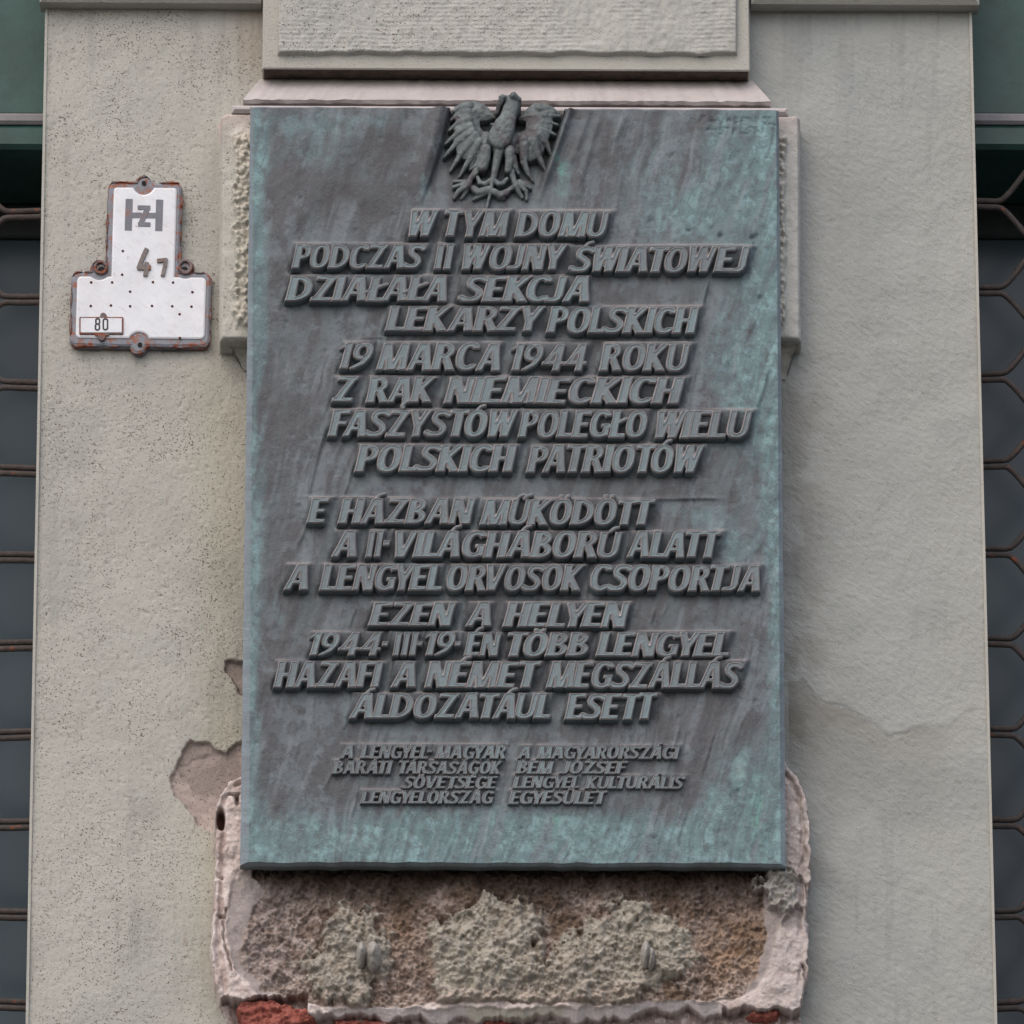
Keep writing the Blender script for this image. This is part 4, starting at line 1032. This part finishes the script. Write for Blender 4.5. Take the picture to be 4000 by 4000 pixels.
eagle_piece('wing', [
  ([(640,240),(520,250),(450,312)], (46,10), (s+.004, s-.002)), ([(640,330),(530,350),(428,422)], (44,9), (s+.005, s-.002)),
  ([(650,410),(520,465),(388,568)], (48,9), (s+.006, s-.002)), ([(670,470),(510,570),(372,715)], (54,8), (s+.006, s-.002)),
  ([(710,520),(560,680),(440,862)], (56,8), (s+.007, s-.002)), ([(750,580),(650,750),(535,928)], (52,8), (s+.007, s-.002)),
  ([(800,600),(710,730),(645,850)], (46,8), (s+.006, s-.002)), ([(640,180),(560,190),(490,220)], (50,26), (s+.004, s+.001))],
  [([(470,185),(560,130),(690,110),(800,140),(880,215),(935,300),(840,330),(758,338),(768,400),(800,440),(900,450),(900,600),(780,690),(700,740),(640,760),(560,740),(510,680),(490,600),(470,540),(500,480),(480,420),(505,350),(478,290),(490,230)], 46, s+.001)], zb_, body)
eagle_piece('wing', [
  ([(1400,200),(1500,195),(1612,238)], (44,14), (s+.005, s-.002)), ([(1440,285),(1520,275),(1622,268)], (38,10), (s+.004, s-.002)),
  ([(1430,365),(1520,352),(1600,362)], (38,9), (s+.004, s-.002)), ([(1420,440),(1500,445),(1574,470)], (38,9), (s+.004, s-.002)),
  ([(1400,500),(1480,580),(1527,682)], (48,8), (s+.006, s-.002)), ([(1330,560),(1400,720),(1468,858)], (56,8), (s+.007, s-.002)),
  ([(1235,560),(1232,780),(1275,880),(1334,972)], (62,8), (s+.007, s-.002))],
  [([(1165,300),(1230,240),(1290,170),(1350,130),(1450,150),(1560,180),(1590,240),(1550,310),(1545,400),(1525,470),(1490,560),(1450,660),(1400,730),(1320,770),(1240,770),(1170,700),(1100,650),(1080,500),(1130,452),(1180,455),(1240,432),(1258,350),(1240,335),(1170,320)], 46, s+.001)], zb_, body)
for S_ in ([([(820,670),(815,760),(790,850)], (56,52), (s+.011, s+.009)), ([(790,740),(730,820),(665,860)], (50,14), (s+.009, s+.004)), ([(720,880),(650,975)], (34,28), (s+.004, s+.004)),
            ([(650,1010),(560,1030),(475,1050)], (26,18), (s+.006, s+.003)), ([(640,1000),(540,985),(480,985)], (24,14), (s+.005, s+.001)), ([(620,1050),(530,1100),(485,1165)], (30,22), (s+.008, s+.003)), ([(640,1050),(590,1130),(560,1170)], (26,18), (s+.005, s+.001)), ([(650,1030),(690,1060)], (24,14), (s+.004, s+.001))],
           [([(1085,690),(1085,770),(1060,880)], (58,34), (s+.011, s+.008)), ([(1110,760),(1140,840),(1180,910)], (46,12), (s+.009, s+.004)), ([(1100,890),(1130,985)], (34,28), (s+.004, s+.004)),
            ([(1130,1010),(1220,1020),(1300,1060)], (26,18), (s+.006, s+.003)), ([(1140,1040),(1070,1085),(1060,1120)], (26,22), (s+.005, s+.002)), ([(1150,1050),(1180,1110),(1215,1160)], (28,20), (s+.008, s+.003)), ([(1190,1040),(1260,1100),(1265,1180)], (26,18), (s+.006, s+.002)), ([(1180,990),(1280,1010),(1310,1060)], (20,14), (s+.004, s+.001))]):
    eagle_piece('leg', S_, [], zb_, body)
eagle_piece('tail', [
  ([(735,950),(760,1010),(820,1025),(890,985)], (20,30), (s+.004, s+.007)), ([(1050,965),(1010,1015),(960,1025),(905,990)], (20,30), (s+.004, s+.007)),
  ([(690,1070),(740,1110),(850,1085)], (34,36), (s+.004, s+.006)), ([(690,1180),(770,1140),(850,1100)], (18,34), (s+.001, s+.005)),
  ([(1050,1110),(980,1140),(910,1110)], (34,34), (s+.004, s+.006)), ([(1020,1170),(960,1150)], (16,26), (s+.001, s+.003)), ([(900,960),(870,1130),(828,1300)], (24,10), (s+.009, s+.003))], [], zb_, body)

# ------------------------------------------------------------------ enamel hydrant sign
SC = 1.932
def SP(x, y, out): return P(x/SC, 600+y/SC, out)
sign = empty('hydrant_sign', tuple(SP(1060, 1480, .0)), 'white enamel hydrant marker plate with rusty edges on the stucco left of the plaque', 'sign')
def rbox(X, Y, x0, x1, y0, y1, r):
    dx = np.abs(X-(x0+x1)/2)-((x1-x0)/2-r); dy = np.abs(Y-(y0+y1)/2)-((y1-y0)/2-r)
    return r-(np.hypot(np.maximum(dx, 0), np.maximum(dy, 0))+np.minimum(np.maximum(dx, dy), 0))
def circ(X, Y, cx, cy_, r): return r-np.hypot(X-cx, Y-cy_)
SH = 6.0
X, Y = np.meshgrid(np.arange(480, 1680, SH), np.arange(120, 1570, SH))
Xs = X+(Y-800)*.028; Ys = Y-(X-1060)*.010      # slight lean of the plate
S0 = np.maximum.reduce([rbox(Xs, Ys, 797, 1362, 215, 1100, 55), rbox(Xs, Ys, 542, 1605, 893, 1462, 60), circ(Xs, Ys, 1070, 232, 62), circ(Xs, Ys, 755, 872, 66), circ(Xs, Ys, 1402, 862, 66), circ(Xs, Ys, 1065, 1448, 66)])
S0 = S0+(fbm(X, Y, 1/40., 601, 3)-.5)*10
SO = .012
def sconv(o): return lambda x, y, z: (lambda W: (W.__setitem__((slice(None), 1), -z), W)[1])(SP(x, y, o))
relief_part('back_plate', S0, 480, 120, SH, [(-1, .001), (1, SO-.004), (9, SO), (24, SO+.0012)], 2.0, sign, M['enamel_edge'], sconv(SO))
rim = 7-np.abs(S0-4)+(fbm(X, Y, 1/55., 611, 4)-.5)*26
relief_part('rusty_rim', rim, 480, 120, SH, [(0, SO-.003), (5, SO+.0022)], 2.0, sign, M['rustedge'], sconv(SO))
S1 = np.maximum(rbox(Xs, Ys, 843, 1322, 260, 1100, 26), rbox(Xs, Ys, 586, 1562, 934, 1402, 34))
S1 = np.minimum.reduce([S1, -circ(Xs, Ys, 1070, 232, 82), -circ(Xs, Ys, 1068, 1438, 84), np.maximum(-circ(Xs, Ys, 755, 872, 88), Xs-843), np.maximum(-circ(Xs, Ys, 1402, 862, 80), -(Xs-1322)) if False else -circ(Xs, Ys, 1402, 868, 76)])
relief_part('enamel_face', S1, 480, 120, SH, [(-1, SO), (3, SO+.0026), (14, SO+.0034)], 1.5, sign, M['enamel'], sconv(SO))
FS = SO+.0034
def flatpiece(name, polys, mat, z0, z1, h=3.0, warp=0, parent=None):
    allp = np.array([p for q in polys for p in q], float); x0, y0 = allp.min(0)-15; x1, y1 = allp.max(0)+15
    X, Y = np.meshgrid(np.arange(x0, x1, h), np.arange(y0, y1, h))
    S = np.maximum.reduce([polysdf(q, X, Y) for q in polys])
    return relief_part(name, S, x0, y0, h, [(0.3, z0), (2.2, z1)], .8, parent or sign, mat, sconv(FS))
def thick(pts, w):
    out = []
    for a, b in zip(pts[:-1], pts[1:]):
        a = np.array(a, float); b = np.array(b, float); d = (b-a)/np.linalg.norm(b-a); n_ = np.array([-d[1], d[0]])*w/2; e = d*w*.25
        out.append([tuple(a-e+n_), tuple(b+e+n_), tuple(b+e-n_), tuple(a-e-n_)])
    return out
flatpiece('printed_letter', thick([(975,355),(968,568)], 58)+thick([(1205,360),(1198,572)], 58)+thick([(985,466),(1062,466)], 46)+thick([(1108,468),(1190,468)], 46), M['print'], FS-.001, FS+.0004)
flatpiece('printed_letter', thick([(1046,408),(1128,408)], 36)+thick([(1108,425),(1066,520)], 42)+thick([(1048,534),(1128,536)], 36), M['print'], FS-.0012, FS+.0009)
flatpiece('digit', thick([(1105,725),(1085,770),(1055,845),(1048,862)], 36)+thick([(1045,862),(1130,862)], 40)+thick([(1108,830),(1098,920)], 36), M['digit'], FS-.001, FS+.0030)
flatpiece('digit', thick([(1192,812),(1255,806)], 32)+thick([(1252,800),(1245,850),(1228,922)], 32), M['digit'], FS-.001, FS+.0030)
for (x, y) in ((927,735),(922,914),(688,972),(846,972),(1154,970),(1306,973),(982,1042),(1452,1046),(685,1150),(837,1146),(982,1152),(1147,1150),(1300,1152),(1445,1155),(1355,1212),(1357,1392)):
    an = np.linspace(0, 2*math.pi, 13)[:-1]; r = 7.5
    ringp = SP(x+np.cos(an)*r, y+np.sin(an)*r, FS+.0004); ring2 = SP(x+np.cos(an)*r*1.45, y+np.sin(an)*r*1.45, FS+.00015)
    V = np.concatenate([ringp, ring2]); n = 12
    me = npmesh('peg_hole', V, [tuple(range(n))[::-1]]+[(k, (k+1) % n, n+(k+1) % n, n+k) for k in range(n)], smooth=False)
    if sum(p.normal.y for p in me.polygons) > 0: me.flip_normals()
    me.materials.append(M['hole']); me.materials.append(M['rustedge'])
    for p in me.polygons: p.material_index = 0 if len(p.vertices) > 4 else 1
    part('peg_hole', me, sign, None)
X, Y = np.meshgrid(np.arange(570, 960, 4.), np.arange(1170, 1440, 4.))
T0 = np.maximum.reduce([rbox(X, Y, 598, 932, 1234, 1368, 8), circ(X, Y, 780, 1228, 26), rbox(X, Y, 738, 800, 1360, 1405, 22), circ(X, Y, 768, 1390, 26), rbox(X, Y, 715, 825, 1350, 1380, 10)])
relief_part('number_tag', T0, 570, 1170, 4., [(-1, FS-.001), (2, FS+.0020), (6, FS+.0024)], 1.2, sign, M['rustedge'], sconv(FS))
T1 = rbox(X, Y, 609, 922, 1246, 1358, 6)
relief_part('tag_face', T1, 570, 1170, 4., [(-1, FS+.002), (3, FS+.0032)], 1.2, sign, M['enamel'], sconv(FS))
FT = FS+.0032
def oval(cx, cy_, rx, ry, w):
    return [(cx-rx, cy_-ry+8), (cx-rx+8, cy_-ry), (cx+rx-8, cy_-ry), (cx+rx, cy_-ry+8), (cx+rx, cy_+ry-8), (cx+rx-8, cy_+ry), (cx-rx+8, cy_+ry), (cx-rx, cy_+ry-8), (cx-rx, cy_-ry+8)]
flatpiece('digit', thick(oval(738,1273,14,20,11), 16)+thick(oval(736,1315,15,22,11), 16), M['ink'], FT-.001, FT+.0004, 2.0)
flatpiece('digit', thick(oval(796,1295,16,40,11), 16), M['ink'], FT-.001, FT+.0004, 2.0)
for (x, y, r, mt, hh) in ((1086,222,17,'hole',.0006),(1056,1441,17,'hole',.0006),(766,880,27,'hole',.001),(1392,880,27,'hole',.001)):
    an = np.linspace(0, 2*math.pi, 17)[:-1]
    r1 = SP(x+np.cos(an)*r, y+np.sin(an)*r, SO+.0026+hh); r2 = SP(x+np.cos(an)*r*1.1, y+np.sin(an)*r*1.1, SO-.002)
    V = np.concatenate([r1, r2]); n = 16
    me = npmesh('bolt_hole', V, [tuple(range(n))[::-1]]+[(k, (k+1) % n, n+(k+1) % n, n+k) for k in range(n)], smooth=False)
    if sum(p.normal.y for p in me.polygons) > 0: me.flip_normals()
    part('bolt_hole', me, sign, M[mt])
# rusty collars round the side bolts
for (x, y) in ((762,866),(1400,860)):
    X, Y = np.meshgrid(np.arange(x-80, x+80, 4.), np.arange(y-80, y+80, 4.))
    q = 15-np.abs(np.hypot(X-x, Y-y)-44)+(fbm(X, Y, 1/24., 620+x, 3)-.5)*16
    relief_part('bolt_collar', q, x-80, y-80, 4., [(0, SO-.002), (5, SO+.0045), (10, SO+.0055)], 1.5, sign, M['rustedge'], sconv(SO))

# ------------------------------------------------------------------ windows and grilles
ZT = 7.2
def window(side):
    sgn = -1 if side == 'left' else 1
    x0 = XL+.02 if sgn < 0 else XR-.02; x1 = x0+sgn*1.22
    zt = P(100 if sgn < 0 else 3900, 578, -.10)[2]
    lab = 'window left of the pier behind rusty wavy bars, green transom above' if sgn < 0 else 'window right of the pier behind rusty wavy bars, green transom above'
    w_ = empty('window', (x0+sgn*.6, .3, zt-1.6), lab, 'window', 'windows either side of the pier')
    bead = P(100 if sgn < 0 else 3900, 462, -.10)[2]
    box('transom_board', (x0, .105, bead+.008), (x1, .34, bead+.62), w_, M['green'], .002)
    box('bead', (x0, .098, bead-.008), (x1, .34, bead+.0078), w_, M['lilac'], .004)
    box('lower_rail', (x0, .100, zt), (x1, .34, bead-.0082), w_, M['green'], .006)
    box('transom_board', (x0, .105, bead+.66), (x1, .34, ZT), w_, M['green'], .002)
    box('inner_rail', (x0, .30, zt-.05), (x1, .34, zt-.001), w_, M['black'], .003)
    box('glass_pane', (x0, .31, zt-2.9), (x0+sgn*.60, .318, zt-.051), w_, M['glass'])
    box('mullion', (x0+sgn*.601, .295, zt-2.9), (x0+sgn*.66, .335, zt-.051), w_, M['green'], .004)
    box('glass_pane', (x0+sgn*.661, .31, zt-2.9), (x1, .318, zt-.051), w_, M['glass'])
    box('sill', (x0, .02, zt-3.0), (x1, .345, zt-2.901), w_, M['stucco_plain'], .01)
    # grille
    g_ = empty('window_grille', (x0+sgn*.6, .13, zt-2.9), 'brown wavy iron bars of the grille over the left window' if sgn < 0 else 'brown wavy iron bars of the grille over the right window', 'grille', 'iron grilles over the windows')
    yp = (835, 3925) if sgn < 0 else (795, 3928); pxx = 60 if sgn < 0 else 3880
    za = P(pxx, yp[0], -.13)[2]; zb = P(pxx, yp[1], -.13)[2]; dz = (za-zb)/9.0
    # flats end slightly outside the pier edge
    xe = P(3905, 790, -.13)[0] if sgn > 0 else P(22, 800, -.13)[0]
    r = .0042; half = dz/2-r
    flat = .11; slope = .052
    per = 2*(flat+slope)
    first = xe-sgn*flat+0.0
    for k in range(-1, 14):
        zc_ = za-k*dz
        for up in (1, -1):
            pts = []; n = int(1.35/.006)
            for i in range(n):
                x = first-sgn*.02+sgn*i*.006
                if sgn*(x1-x) < 0: break
                ph = (sgn*(x-first)) % per
                if ph < flat: f_ = 0
                elif ph < flat+slope: f_ = (ph-flat)/slope
                elif ph < 2*flat+slope: f_ = 1
                else: f_ = 1-(ph-2*flat-slope)/slope
                f_ = f_*f_*(3-2*f_)*.45+f_*.55
                pts.append((x, .13, zc_+up*(r*1.04+f_*(half-r*.04)) + .0012*math.sin(i*.21+k)))
            pts = [p for p in pts if p[2] < zt+.03]
            # split nowhere: bars that would rise through the transom end in it
            if len(pts) > 3: tube('bar', pts, r, g_, M['iron'], 8, k*2+up+5)
window('left'); window('right')
for sgn, nm in ((-1, 'left'), (1, 'right')):
    xx = (XL+.02 if sgn < 0 else XR-.02)+sgn*1.22
    o = box('pier', (xx+sgn*.001, .45, 0), (xx+sgn*1.2, 0, 7.5), None, M['stucco_plain'], .004)
    o['label'] = 'plain grey stucco pier beyond the %s window' % nm; o['category'] = 'wall'
